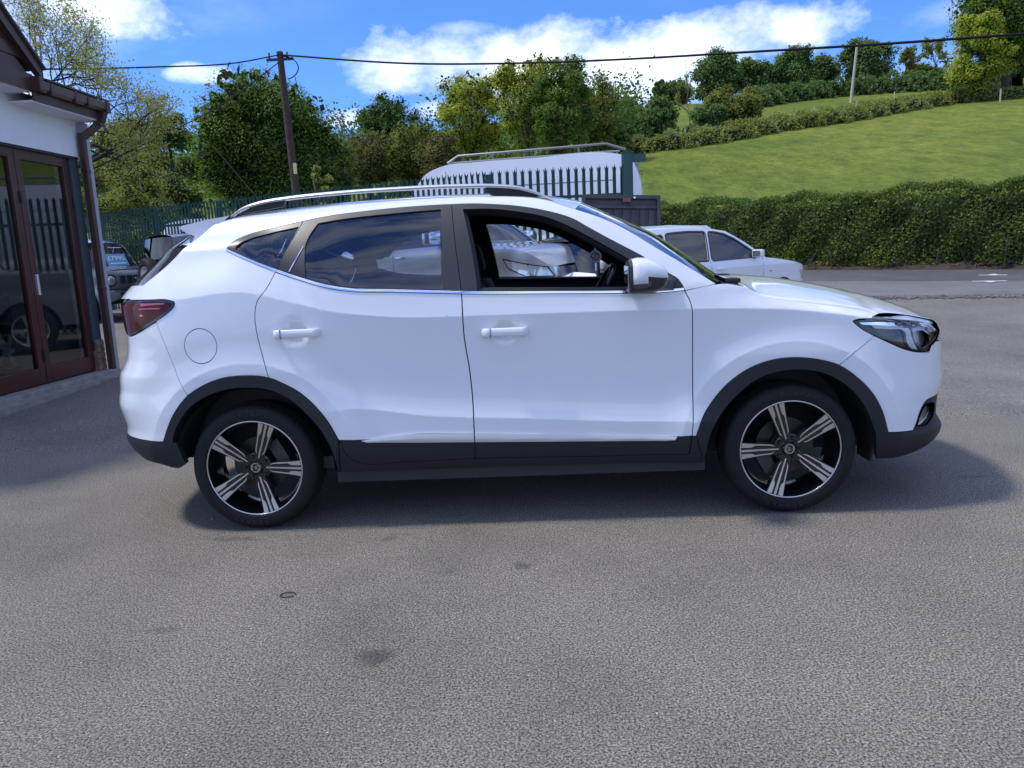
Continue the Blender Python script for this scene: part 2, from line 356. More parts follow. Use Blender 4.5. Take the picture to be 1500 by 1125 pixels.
# plan coordinate q wraps round nose (or tail): q = x along the flank, then runs on across the front to the centre line
def wrap(xt, zt, x0, sgn):
    ph = np.linspace(0, 1, 1500) ** 3 * math.pi / 2; u = np.sqrt(np.sin(ph)); xe = float(_sm(zt, xt, .6))
    xr_ = x0 + u * (xe - x0); yr_ = np.cos(ph) ** (1 / 1.1) * .88
    q = abs(x0) + np.concatenate([[0], np.cumsum(np.hypot(np.diff(xr_), np.diff(yr_)))])
    def mp(off=0.0):
        def f(a, b):
            a = np.asarray(a, float); b = np.asarray(b, float); p = np.interp(a, q, ph); uu = np.sqrt(np.sin(p)); lim = _sm(zt, xt, b)
            x = x0 + uu * (lim - x0) + np.where(a < q[0], (a - q[0]) * sgn, 0); y = np.cos(np.minimum(p, math.pi / 2)) ** (1 / 1.1) * Wb(x, b)
            n = np.sin(p); return (x + sgn * off * n, y + off * (1 - n), b)
        return f
    def inv(x, z):
        lim = float(_sm(zt, xt, z)); uu = np.clip((x - x0) / (lim - x0), 0, 1); return float(np.interp(math.asin(min(1, uu * uu)), ph, q)) if uu > 0 else float(abs(x0) + (x - x0) * sgn)
    return mp, inv, float(q[-1])
FQ, fq, FQM = wrap(XFX, XFZ, 1.35, 1); RQ, rq, RQM = wrap(XRX, XRZ, -1.35, -1)
def FP(pts): return [(fq(x, z), z) for x, z in pts]
def RP(pts): return [(rq(x, z), z) for x, z in pts]
dlo = crv([(-1.369, 1.384), (-1.339, 1.412), (-1.278, 1.442), (-1.176, 1.467), (-1.068, 1.487), (-1.008, 1.497), (-.887, 1.515), (-.73, 1.528), (-.506, 1.54), (-.277, 1.5425), (-.17, 1.54), (-.082, 1.533), (.05, 1.516), (.181, 1.487), (.309, 1.441), (.371, 1.402), (.454, 1.35), (.536, 1.302), (.642, 1.238), (.735, 1.169), (.778, 1.138), (.793, 1.113), (.8, 1.098)])
ch_t = crv([(-1.369, 1.384), (-1.281, 1.344), (-1.195, 1.306), (-1.107, 1.272), (-.97, 1.222), (-.887, 1.196), (-.8, 1.176), (-.54, 1.154), (-.231, 1.133), (.229, 1.112), (.482, 1.102), (.699, 1.097), (.8, 1.101)])
ch_b = crv([(-1.366, 1.370), (-1.28, 1.330), (-1.194, 1.293), (-1.112, 1.259), (-.969, 1.207), (-.886, 1.18), (-.8, 1.16), (-.54, 1.14), (-.23, 1.119), (.228, 1.1), (.481, 1.09), (.698, 1.084), (.8, 1.089)])
def seg(c, x0, x1):
    """part of a left-to-right curve between two x"""
    c = np.asarray(c); m = c[(c[:, 0] > min(x0, x1) + .004) & (c[:, 0] < max(x0, x1) - .004)]
    e = [np.array([x, np.interp(x, c[:, 0], c[:, 1])]) for x in (min(x0, x1), max(x0, x1))]
    m = np.concatenate([[e[0]], m, [e[1]]]); return m if x0 < x1 else m[::-1]
bsplit = crv([(-.277, 1.5425), (-.258, 1.363), (-.236, 1.182), (-.2295, 1.126), (-.228, 1.046), (-.227, .918), (-.212, .765), (-.205, .632), (-.204, .462), (-.204, .436), (-.208, .328)])
def cutz(c, z0, z1):
    c = np.asarray(c); c = c[np.argsort(c[:, 1])]; m = c[(c[:, 1] > min(z0, z1) + .004) & (c[:, 1] < max(z0, z1) - .004)]
    e = [np.array([np.interp(z, c[:, 1], c[:, 0]), z]) for z in (min(z0, z1), max(z0, z1))]
    m = np.concatenate([[e[0]], m, [e[1]]]); return m if z0 < z1 else m[::-1]
fd_front = crv([(.802, 1.088), (.825, 1.038), (.833, 1.004), (.835, .958), (.836, .809), (.835, .636), (.826, .404), (.812, .312)])
rd_rear = crv([(-1.113, 1.262), (-1.156, 1.18), (-1.2, 1.122), (-1.214, 1.063), (-1.212, .977), (-1.207, .938), (-1.181, .808), (-1.172, .763)])
rd_blk = crv([(-1.008, 1.497), (-1.051, 1.405), (-1.089, 1.316), (-1.107, 1.272)])
ra_o = crv([(-1.727, .468), (-1.697, .532), (-1.648, .613), (-1.575, .691), (-1.488, .741), (-1.395, .771), (-1.288, .779), (-1.172, .764), (-1.109, .734), (-1.026, .682), (-.961, .618), (-.905, .541), (-.859, .445)])
ra_i = crv([(-1.675, .461), (-1.666, .498), (-1.637, .552), (-1.572, .631), (-1.476, .688), (-1.389, .714), (-1.295, .722), (-1.173, .706), (-1.072, .653), (-.999, .58), (-.943, .507), (-.905, .433), (-.872, .279)])
fa_o = crv([(.846, .404), (.876, .491), (.929, .574), (1.005, .657), (1.096, .718), (1.204, .753), (1.302, .759), (1.401, .747), (1.501, .715), (1.578, .661), (1.656, .58), (1.702, .5), (1.733, .41), (1.741, .384)])
fa_i = crv([(.884, .266), (.910, .41), (.952, .496), (1.03, .588), (1.122, .662), (1.221, .697), (1.32, .703), (1.42, .685), (1.512, .638), (1.58, .576), (1.632, .496), (1.666, .415), (1.681, .379)])
w_bot = crv([(-.853, .445), (-.755, .441), (-.504, .446), (-.204, .436), (.398, .412), (.757, .402), (.826, .404)])
d_bot = crv([(-.847, .436), (-.833, .38), (-.803, .347), (-.765, .328), (-.528, .322), (-.208, .326), (.396, .315), (.812, .312)])
roof_e = crv([(.32, 1.488), (.151, 1.548), (.03, 1.5655), (-.1, 1.575), (-.36, 1.583), (-.52, 1.583), (-.75, 1.578), (-1.0, 1.568), (-1.2, 1.553), (-1.459, 1.522)])
apil = crv([(.946, 1.113), (.805, 1.21), (.675, 1.297), (.593, 1.354), (.501, 1.411), (.407, 1.455), (.32, 1.488)])
q_rear = crv([(-1.459, 1.522), (-1.548, 1.436), (-1.676, 1.308), (-1.76, 1.246), (-1.824, 1.205), (-1.897, 1.160)])
tl_o = [(-1.891, 1.155), (-1.735, 1.155), (-1.631, 1.151), (-1.604, 1.143), (-1.599, 1.132), (-1.607, 1.115), (-1.634, 1.093), (-1.706, 1.051), (-1.817, 1.001), (-1.888, .981), (-1.927, .982)]
rb_split = crv([(-1.704, 1.047), (-1.674, .957), (-1.639, .858), (-1.608, .76), (-1.574, .694)])
hl = [(1.564, .914), (1.622, .921), (1.731, .915), (1.874, .895), (1.957, .879), (2.064, .853), (2.083, .846), (2.018, .784), (1.978, .767), (1.963, .741), (1.867, .755), (1.811, .772), (1.746, .802), (1.663, .842), (1.602, .879)]
b_shut = crv([(1.086, 1.092), (1.133, 1.055), (1.214, 1.031), (1.383, 1.003), (1.558, .972), (1.694, .938), (1.731, .9155)])
# crease lines get their own rows of points
def crease(x0, x1, node, d=(-.012, -.004, 0, .004, .012)):
    xx = np.arange(x0, x1, .02); zz = _sm(XS, NZ[node], xx); return np.concatenate([np.stack([xx, zz + k], 1) for k in d])
def arch_rows():
    out = []
    for xc in (-1.2925, 1.2925):
        for r in (.52, .515, .525, .535):
            t = np.arange(0, math.pi, .035); out.append(np.stack([xc + r * np.cos(t), .3155 + r * np.sin(t)], 1))
    return np.concatenate(out)
EXTRA = np.concatenate([crease(-1.85, 1.75, 4), crease(-1.0, 1.0, 2), np.concatenate([np.stack([np.arange(-1.45, .3, .02), np.full(88, z)], 1) for z in (1.53, 1.545, 1.555, 1.565)])])
EXTRA = np.concatenate([EXTRA, arch_rows()])
AF = arch_rows(); AFq = np.array([(fq(x, z), z) for x, z in AF if x > 1.36]); ARq = np.array([(rq(x, z), z) for x, z in AF if x < -1.36])
def strip_map(x, z):
    zt = np.interp(x, [-.755, -.633, -.503, -.213, .398, .757], [.441, .456, .467, .458, .426, .406]); zb = np.interp(x, [-.75, -.506, -.216, .397, .745], [.43, .418, .408, .389, .378]); t = np.clip((z - zb) / np.maximum(zt - zb, .004), 0, 1)
    return (x, W(x, z) + .008 + .0045 * np.clip(np.where(t < .32, t / .32, 1 - ((t - .32) / .68) ** 1.3), 0, 1), z)
sides = {}
for sd in (-1, 1):
    nm = {}
    L = loop(apil, roof_e, q_rear, [(-1.891, 1.158)], crv([p for p in tl_o[:8]])[1:], rb_split, [p for p in ra_o if -1.574 < p[0] < -1.172], rd_rear[::-1], seg(ch_b, -1.112, -1.366)[1:], dlo[1:], [(.806, 1.088)], [(.945, 1.110)])
    fuel = np.array([(-1.489 + .080 * math.cos(t), .927 + .084 * math.sin(t)) for t in np.linspace(0, 2 * math.pi, 40)[:-1]])
    sp = panel('side_panel', [L] + ([fuel] if sd < 0 else []), side(), M_PAINT, car, .024, .016, .0015, EXTRA, sd); nm['sp'] = sp
    if sd < 0: panel('fuel_cap', [fuel], side(), M_PAINT, sp, .03, .012, .0025, None, sd)
    L = loop(cutz(fd_front, 1.088, .404), fa_o[fa_o[:, 0] < 1.498], [(1.501, .715)], line([(1.581, .777), (1.664, .837)]), crv([(1.663, .842), (1.602, .879), (1.575, .902), (1.564, .914), (1.572, .918), (1.622, .922), (1.731, .9155)]), b_shut[::-1][1:], crv([(1.086, 1.092), (.984, 1.111), (.945, 1.1095), (.806, 1.088)])[1:])
    panel('front_wing', [L], side(), M_PAINT, car, .024, .016, .0018, EXTRA, sd)
    # front door
    L = loop(seg(w_bot, -.204, .826), cutz(fd_front, .404, 1.088), seg(ch_b, .798, -.23), cutz(bsplit, 1.119, .436))
    fd = panel('front_door', [L], side(), M_PAINT, car, .024, .018, .0028, EXTRA, sd)
    L = loop(seg(w_bot, -.204, .826), cutz(fd_front, .404, .312), seg(d_bot, .812, -.208), cutz(bsplit, .328, .436)); panel('door_cladding', [L], side(.003), M_CLAD, fd, .03, .016, .0022, None, sd)
    fo = loop(crv([(-.219, 1.514), (-.082, 1.509), (.05, 1.488), (.179, 1.456), (.284, 1.408), (.369, 1.358), (.452, 1.307), (.572, 1.229), (.638, 1.18)]), line([(.638, 1.18), (.655, 1.099)]), seg(ch_t, .655, -.154)[1:] + np.array([0, .002]), crv([(-.154, 1.136), (-.157, 1.178), (-.164, 1.231), (-.194, 1.403), (-.219, 1.514)])[1:])
    L = loop(seg(dlo, -.277, .8), seg(ch_t, .8, -.231), cutz(bsplit, 1.133, 1.5425))
    panel('window_frame', [L, fo], side(-.001), M_FRAME, fd, .03, .05, .0015, None, sd)
    panel('window_seal', [offset(fo, -.004), offset(fo, .010)], side(-.028), M_DARK, fd, .03, .03, 0, None, sd)
    L = loop(seg(ch_t, -.231, .8), seg(ch_b, .8, -.23)); panel('chrome_strip', [L], side(.004), M_CHROME, fd, .05, .012, .0008, None, sd)
    L = loop(crv([(-.204, .458), (.398, .426), (.757, .406)]), line([(.757, .402), (.748, .386), (.70, .3825), (.397, .391), (-.204, .409)])); panel('sill_strip', [L], strip_map, M_STRIP, fd, .009, .012, .0022, None, sd)
    # rear door
    L = loop(seg(w_bot, -.859, -.204), cutz(bsplit, .436, 1.119), seg(ch_b, -.23, -1.112), rd_rear, [p for p in ra_o if -1.172 < p[0] < -.859])
    rd = panel('rear_door', [L], side(), M_PAINT, car, .024, .018, .0028, EXTRA, sd)
    L = loop(seg(w_bot, -.853, -.204), cutz(bsplit, .436, .328), seg(d_bot, -.208, -.76), [(-.803, .347), (-.833, .38)]); panel('door_cladding', [L], side(.003), M_CLAD, rd, .03, .016, .0022, None, sd)
    rg = loop(crv([(-.931, 1.481), (-.834, 1.493), (-.727, 1.502), (-.615, 1.508), (-.504, 1.513), (-.33, 1.518)]), line([(-.33, 1.518), (-.323, 1.345), (-.32, 1.217), (-.317, 1.147)]), crv([(-.317, 1.145), (-.605, 1.164), (-.735, 1.174), (-.83, 1.188), (-.898, 1.206), (-.968, 1.229)]), crv([(-.968, 1.229), (-.976, 1.311), (-.980, 1.380), (-.966, 1.425), (-.931, 1.481)]))
    L = loop(seg(dlo, -1.008, -.277), cutz(bsplit, 1.5425, 1.133), seg(ch_t, -.231, -1.107), rd_blk[::-1])
    panel('window_frame', [L, rg], side(-.001), M_FRAME, rd, .03, .045, .0015, None, sd)
    panel('window_glass', [offset(rg, -.006)], side(-.010), M_PRIV, rd, .06, 0, 0, None, sd)
    panel('divider_strip', [loop(crv([(-.987, 1.374), (-1.016, 1.313), (-1.044, 1.257)]), crv([(-1.050, 1.257), (-1.021, 1.313), (-.991, 1.374)]))], side(.003), M_CHROME, rd, .03, .006, 0, None, sd)
    L = loop(seg(ch_t, -1.107, -.231), seg(ch_b, -.23, -1.112)); panel('chrome_strip', [L], side(.004), M_CHROME, rd, .05, .012, .0008, None, sd)
    L = loop(crv([(-.755, .441), (-.633, .456), (-.503, .467), (-.204, .458)]), line([(-.204, .409), (-.506, .418), (-.725, .4265), (-.755, .441)])); panel('sill_strip', [L], strip_map, M_STRIP, rd, .009, .012, .0022, None, sd)
    # quarter window
    qg = loop(crv([(-1.316, 1.377), (-1.315, 1.390), (-1.300, 1.402), (-1.267, 1.418), (-1.17, 1.444), (-1.028, 1.469)]), crv([(-1.028, 1.469), (-1.056, 1.400), (-1.089, 1.316), (-1.112, 1.281)]), crv([(-1.112, 1.281), (-1.196, 1.313), (-1.282, 1.352), (-1.316, 1.377)]))
    L = loop(seg(dlo, -1.369, -1.008), rd_blk, seg(ch_t, -1.107, -1.369)); panel('window_frame', [L, qg], side(-.001), M_FRAME, sp, .03, .04, .0015, None, sd)
    panel('window_glass', [offset(qg, -.006)], side(-.009), M_PRIV, sp, .06, 0, 0, None, sd)
    L = loop(seg(ch_t, -1.369, -1.107), seg(ch_b, -1.112, -1.366)); panel('chrome_strip', [L], side(.004), M_CHROME, sp, .05, .012, .0008, None, sd)
    # sill, arches
    L = loop(cutz([(-.859, .445), (-.872, .279)], .436, .280), crv([(-.866, .281), (-.534, .276), (.132, .276), (.884, .262)]), line([(.884, .266), (.862, .34), (.846, .404), (.828, .404), (.814, .312)]), seg(d_bot, .812, -.76), [(-.803, .347), (-.833, .38), (-.847, .436)]); panel('sill', [L], side(.001), M_CLAD, car, .03, .05, .001, None, sd)
    for nme, o_, i_ in (('r', ra_o, ra_i), ('f', fa_o, fa_i)):
        panel('wheel_arch_trim', [loop(o_, i_[::-1])], side(.009), M_CLAD, car, .022, .05, .0005, None, sd)
    # headlamp: dark bowl, chrome and light guides inside, clear lens
    H = loop(crv(FP(hl[:7]), .02), line(FP([(2.083, .846), (2.018, .784), (1.978, .767), (1.963, .741)])), crv(FP([(1.963, .741), (1.867, .755), (1.811, .772), (1.746, .802), (1.663, .842), (1.602, .879), (1.575, .902), (1.564, .914)]), .02))
    hb = panel('headlight', [H], FQ(-.035), M_GLOSSB, car, .03, -.03, .003, None, sd)
    panel('lens', [H], FQ(0), M_LENS, hb, .02, 0, .003, None, sd)
    panel('lens_border', [offset(H, .003), offset(H, .011)], FQ(-.003), M_GLOSSB, hb, .02, 0, 0, None, sd)
    def F2(p): return np.array(FP(p))
    panel('light_guide', [loop(crv(F2([(1.60, .905), (1.72, .900), (1.84, .884), (1.895, .872)]), .02), crv(F2([(1.895, .861), (1.84, .868), (1.72, .884), (1.615, .894)]), .02))], FQ(-.014), M_CHROME, hb, .02, .012, 0, None, sd)
    panel('light_guide', [loop(crv(F2([(1.66, .887), (1.75, .879), (1.83, .866), (1.86, .860), (1.868, .83), (1.885, .79), (1.905, .760)]), .015), crv(F2([(1.885, .757), (1.855, .780), (1.84, .81), (1.833, .848), (1.75, .865), (1.68, .873)]), .015))], FQ(-.018), mat('drl_white', (.9, .9, .92), .4, coat=.3), hb, .015, .012, 0, None, sd)
    panel('light_guide', [loop(crv(F2([(1.985, .852), (2.03, .842), (2.025, .800), (1.99, .772), (1.95, .757)]), .015), crv(F2([(1.935, .756), (1.965, .775), (1.99, .800), (2.00, .83), (1.985, .840)]), .015))], FQ(-.014), M_CHROME, hb, .015, .012, 0, None, sd)
    panel('reflector', [loop(crv(F2([(1.88, .862), (1.97, .848), (1.978, .80), (1.945, .768), (1.915, .775), (1.89, .81), (1.88, .862)]), .02)[:-1])], FQ(-.026), mat('lamp_reflector', (.75, .78, .82), .45, .6), hb, .02, .01, 0, None, sd)
    c = np.array(FQ(-.02)(np.array([fq(1.93, .808)]), np.array([.808])))[:, 0]
    MB().lathe([(.0, -.030), (.02, -.027), (.032, -.012), (.036, 0), (.040, 0), (.040, .02)], 20, axis='x').xf(Matrix.Translation((c[0], sd * c[1], c[2])) @ Matrix.Rotation(R(180 + 55) if sd < 0 else R(180 - 55), 4, 'Z')).build('projector', M_GLOSSB, hb, True)
    # tail lamp
    T = loop(crv(RP(tl_o)), line(RP([(-1.927, .982), (-1.972, 1.015)])), crv([(rq(-1.972, 1.015), 1.015), (rq(-1.99, 1.06) + .02, 1.06), (rq(-1.995, 1.1) + .02, 1.10), (rq(-1.99, 1.12), 1.123), (rq(-1.928, 1.146), 1.148), (rq(-1.891, 1.155), 1.155)]))
    tl = panel('tail_light', [T], RQ(.002), M_RED, car, .02, .03, .002, None, sd)
    panel('lamp_border', [offset(T, .001), offset(T, .012)], RQ(.0035), M_GLOSSB, tl, .02, 0, 0, None, sd)
    panel('light_bar', [loop(crv(RP([(-1.79, 1.138), (-1.72, 1.1385), (-1.65, 1.137)]), .02), crv(RP([(-1.655, 1.131), (-1.72, 1.129), (-1.79, 1.124)]), .02))], RQ(.004), mat('pink_bar', (.42, .07, .08), .2, coat=.6), tl, .02, 0, 0, None, sd)
    panel('light_bar', [loop(crv(RP([(-1.80, 1.114), (-1.72, 1.115), (-1.67, 1.114)]), .02), crv(RP([(-1.68, 1.110), (-1.72, 1.110), (-1.80, 1.109)]), .02))], RQ(.004), M_REDB, tl, .02, 0, 0, None, sd)
    panel('reflector', [loop(crv(RP([(-1.80, 1.082), (-1.785, 1.086), (-1.775, 1.080), (-1.79, 1.074)]), .02))], RQ(.004), mat('red_glint', (.9, .06, .03), .1, coat=1), tl, .02, 0, 0, None, sd)
    sides[sd] = (fd, rd, sp)
# front bumper (white shell), black lower part, grille, all wrapped round the nose
rb_e = FQM
L = loop(line(FP([(1.501, .715), (1.581, .777), (1.664, .839)])), crv(FP([(1.664, .841), (1.746, .801), (1.811, .771), (1.867, .754), (1.963, .740)]), .02), line(FP([(1.963, .740), (1.978, .766), (2.018, .783)])), crv([(fq(2.018, .783), .783), (fq(2.018, .783) + .10, .775), (fq(2.018, .783) + .22, .70), (FQM - .28, .60), (FQM, .59)]), line([(FQM, .59), (FQM, .515)]), crv([(FQM, .515), (FQM - .3, .52), (fq(2.061, .515), .517), (fq(2.005, .516), .516), (fq(1.954, .507), .507), (fq(1.918, .459), .459), (fq(1.9, .407), .407), (fq(1.881, .376), .376)]), crv(FP([(1.879, .375), (1.809, .380), (1.741, .384)]))[1:], np.array(FP([tuple(p) for p in fa_o[::-1] if p[0] > 1.503])))
fb = panel('front_bumper', [L], FQ(), M_PAINT, car, .020, .016, .0015, AFq, -1, True)
L = loop(FP([(1.683, .383), (1.741, .382)]), crv(FP([(1.741, .382), (1.809, .378), (1.877, .373)]))[1:], crv([(fq(1.881, .376), .376), (fq(1.9, .407), .407), (fq(1.918, .459), .459), (fq(1.954, .507), .507), (fq(2.005, .516), .516), (fq(2.061, .515), .517), (FQM - .3, .52), (FQM, .515)])[1:], line([(FQM, .515), (FQM, .25)]), crv([(FQM, .25), (FQM - .4, .245), (fq(2.0, .25), .242), (fq(1.873, .237), .236), (fq(1.762, .243), .241), (fq(1.708, .246), .245)]))
fog = loop(crv(FP([(1.908, .395), (1.925, .445), (1.952, .482), (1.99, .487), (2.02, .483)]), .015), crv(FP([(2.02, .483), (2.03, .46), (2.02, .425), (1.985, .40), (1.94, .385), (1.908, .395)]), .015))
lb = panel('lower_bumper', [L, fog], FQ(-.003), M_CLAD, fb, .025, .03, .001, None, -1, True)
for sd in (-1, 1): panel('fog_light', [offset(fog, -.004)], FQ(-.04), mat('fog_grey', (.30, .29, .28), .3, .4), fb, .03, -.035, 0, None, sd)
for sd in (-1, 1): panel('chrome_strip', [loop(crv(FP([(1.906, .393), (1.945, .41), (1.985, .427), (2.005, .452), (2.018, .470)]), .012), crv(FP([(2.026, .462), (2.018, .425), (1.985, .402), (1.94, .387), (1.906, .393)]), .012))], FQ(-.012), M_CHROME, fb, .02, .02, 0, None, sd)
g0 = fq(2.018, .783)
L = loop(line([(g0 + .004, .785), (fq(2.083, .846), .848)]), crv([(fq(2.083, .846), .850), (FQM - .3, .858), (FQM, .86)]), line([(FQM, .86), (FQM, .593)]), crv([(FQM, .593), (FQM - .28, .603), (g0 + .22, .703), (g0 + .10, .778), (g0, .785)]))
gr = panel('grille', [L], FQ(-.012), M_GLOSSB, car, .03, .03, .001, None, -1, True)
for k in range(5):
    z0 = .64 + k * .042; qa = g0 + .30 - k * .045
    panel('grille_bar', [loop(line([(qa, z0), (FQM, z0)]), line([(FQM, z0 + .014), (qa, z0 + .014)]))], FQ(-.004), M_CHROME, gr, .04, .01, 0, None, -1, True)
# rear bumper and tailgate skin wrapped round the tail
L = loop(np.array(RP([tuple(p) for p in rb_split])), np.array(RP([tuple(p) for p in ra_o[::-1] if p[0] < -1.576])), crv(RP([(-1.727, .467), (-1.841, .468), (-1.954, .470)]))[1:], line([(rq(-1.954, .47), .47), (RQM, .47)]), line([(RQM, .47), (RQM, .80)]), crv([(RQM, .80), (RQM - .45, .80), (RQM - .62, .86), (rq(-1.95, .98), .975)]), crv(RP([(-1.927, .979), (-1.888, .978), (-1.817, .998), (-1.706, 1.048)])))
panel('rear_bumper', [L], RQ(), M_PAINT, car, .02, .016, .0015, ARq, -1, True)
L = loop(crv(RP([(-1.66, .465), (-1.727, .465), (-1.841, .466), (-1.954, .468)])), line([(rq(-1.954, .468), .468), (RQM, .468)]), line([(RQM, .468), (RQM, .33)]), crv([(RQM, .33), (RQM - .4, .335), (rq(-1.9, .374), .350), (rq(-1.796, .357), .350), (rq(-1.663, .331), .331), (rq(-1.625, .35), .352)]))
panel('lower_bumper', [L], RQ(.002), M_CLAD, car, .025, .03, .001, None, -1, True)
L = loop(crv([(rq(-1.95, .982), .982), (RQM - .62, .864), (RQM - .45, .805), (RQM, .805)]), line([(RQM, .805), (RQM, 1.155)]), line([(RQM, 1.155), (rq(-1.94, 1.155), 1.155)]), crv([(rq(-1.94, 1.15), 1.15), (rq(-1.99, 1.12), 1.123), (rq(-1.99, 1.06) + .024, 1.06), (rq(-1.972, 1.015) + .004, 1.015), (rq(-1.95, .982), .982)])[1:])
tg = panel('tailgate', [L], RQ(), M_PAINT, car, .03, .016, .0015, None, -1, True)
def loft(name, edge, centre, m, parent, n=28, p=2.2, flip=False, solid=0.0):
    """sheet between mirrored edge curves (x, y>0, z), bulging to the centre curve (x, z)"""
    E = np.asarray(edge, float); Cn = np.asarray(centre, float); k = len(E); s = np.linspace(-1, 1, n + 1); V = []
    for i in range(k):
        w = np.abs(s) ** p
        V += [(Cn[i, 0] + (E[i, 0] - Cn[i, 0]) * a, E[i, 1] * b, Cn[i, 1] + (E[i, 2] - Cn[i, 1]) * a) for a, b in zip(w, s)]
    F = []
    for i in range(k - 1):
        for j in range(n):
            q = (i * (n + 1) + j, i * (n + 1) + j + 1, (i + 1) * (n + 1) + j + 1, (i + 1) * (n + 1) + j); F.append(q if not flip else q[::-1])
    return obj(name, V, F, m, parent, True)
def on(c, d=0.0): c = np.asarray(c); return np.stack([c[:, 0], W(c[:, 0], c[:, 1]) - d, c[:, 1]], 1)
def rs(c, n):
    c = np.asarray(c, float); s = np.concatenate([[0], np.cumsum(np.linalg.norm(np.diff(c, axis=0), axis=1))]); return np.stack([np.interp(np.linspace(0, s[-1], n), s, c[:, i]) for i in range(c.shape[1])], 1)
# roof, windscreen, bonnet
e = on(rs(roof_e[roof_e[:, 0] < .322], 40), .002); cz = _sm([-1.46, -1.2, -.8, -.4, 0, .2, .34], [1.562, 1.590, 1.612, 1.620, 1.612, 1.585, 1.548], e[:, 0]); cx = e[:, 0] + np.interp(e[:, 0], [-1.46, -1.2, .1, .32], [-.04, 0, 0, .06])
roof = loft('roof', e, np.stack([cx, cz], 1), M_PAINT, car, 32, 2.6)
e = on(rs(apil, 24), .004); k = np.linspace(0, 1, 24); cxz = np.stack([np.interp(k, [0, 1], [1.10, .385]), np.interp(k, [0, .5, 1], [1.125, 1.372, 1.548])], 1); cxz[:, 0] += .01 * np.sin(k * math.pi)
ws = loft('windscreen', e, cxz, glass('windscreen_glass', (.70, .80, .74), 1.7), car, 28, 2.3)
loft('black_border', e + np.array([0, -.0, 0]), cxz + np.array([.002, -.004]), M_GLOSSB, ws, 28, 2.3) if False else None
edge3 = np.concatenate([on(b_shut[:-1], .002), np.stack(FQ()(np.array([fq(x, z) for x, z in crv(hl[2:6], .02)]), np.array([z for x, z in crv(hl[2:6], .02)])), 1)]); edge3 = rs(edge3, 40)
bz = _sm([1.10, 1.2, 1.35, 1.6, 1.8, 1.95, 2.05, 2.14, 2.2], [1.118, 1.118, 1.108, 1.070, 1.025, .978, .938, .893, .862], edge3[:, 0] + np.interp(edge3[:, 0], [1.09, 2.06], [.02, .14])); bx = edge3[:, 0] + np.interp(edge3[:, 0], [1.09, 1.7, 2.064], [.03, .05, .145])
bn = loft('bonnet', edge3, np.stack([bx, bz], 1), M_PAINT, car, 36, 2.4, True); md = bn.modifiers.new('edge', 'SOLIDIFY'); md.thickness = .010; md.offset = -1
for sd in (-1, 1): panel('bonnet_lip', [loop(crv(FP(hl[2:7]), .02), crv(FP([(x, z + d) for (x, z), d in zip(hl[2:7], (.004, .018, .020, .018, .012))]), .02)[::-1])], FQ(.0015), M_PAINT, bn, .03, .012, 0, None, sd)
cw = on(crv([(.946, 1.106), (1.0, 1.104), (1.086, 1.088)], .03), .003)
loft('scuttle', cw, np.stack([np.linspace(1.10, 1.16, len(cw)), np.full(len(cw), 1.10)], 1), M_CLAD, car, 24, 2.2, True)
for yy, x0 in ((-.62, 1.02), (-.02, 1.11)):
    w_ = MB(); w_.tube([(x0 + .05, yy, 1.105), (x0 - .03, yy - .02, 1.135), (x0 - .05, yy + .45, 1.145)], [.014, .011, .006], 6, squash=.6); w_.box(x0 + .02, x0 + .09, yy - .05, yy + .05, 1.095, 1.125, .01); w_.build('wiper', M_CLAD, car, True)
# tailgate window and the white band under it, spoiler
e = on(rs(q_rear[::-1], 20), .004); k = np.linspace(0, 1, 20); cen = np.stack([e[:, 0] - .19 - .05 * np.sin(k * math.pi), e[:, 2] - .004], 1)
loft('tailgate_upper', e[:5], cen[:5], M_PAINT, tg, 40, 4.5, False)
loft('rear_window', e[4:], cen[4:], glass('rear_glass', (.05, .055, .06), 1.7), tg, 40, 4.5, False)
S = []; F = []; ns = 24
for j in range(ns + 1):
    s = -1 + 2 * j / ns; yy = s * .60; b = .10 * (1 - abs(s) ** 3)
    S += [(-1.40, yy * .97, 1.545 + .038 * (1 - s * s)), (-1.52 - b * .6, yy, 1.528 + .028 * (1 - s * s)), (-1.655 - b, yy * .97, 1.506 + .02 * (1 - s * s)), (-1.662 - b, yy * .97, 1.494 + .02 * (1 - s * s)), (-1.63 - b, yy * .97, 1.470 + .02 * (1 - s * s)), (-1.545, yy, 1.438), (-1.46, yy * .97, 1.50)]
for j in range(ns):
    for i in range(6): F.append((j * 7 + i, j * 7 + i + 1, (j + 1) * 7 + i + 1, (j + 1) * 7 + i))
F += [tuple(range(7)), tuple(range(ns * 7, ns * 7 + 7))[::-1]]
mb = MB(); mb.add(S, F); mb.build('spoiler', M_PAINT, car, True, 40)
mb = MB(); mb.box(-2.10 - .03, -2.10, -.26, .26, .86, .97, .004); mb.build('number_plate', mat('plate_yellow', (.72, .50, .04), .4), car)
mb = MB(); mb.box(2.235, 2.25, -.26, .26, .40, .51, .004); mb.build('number_plate', mat('plate_white', (.78, .78, .76), .4), car)
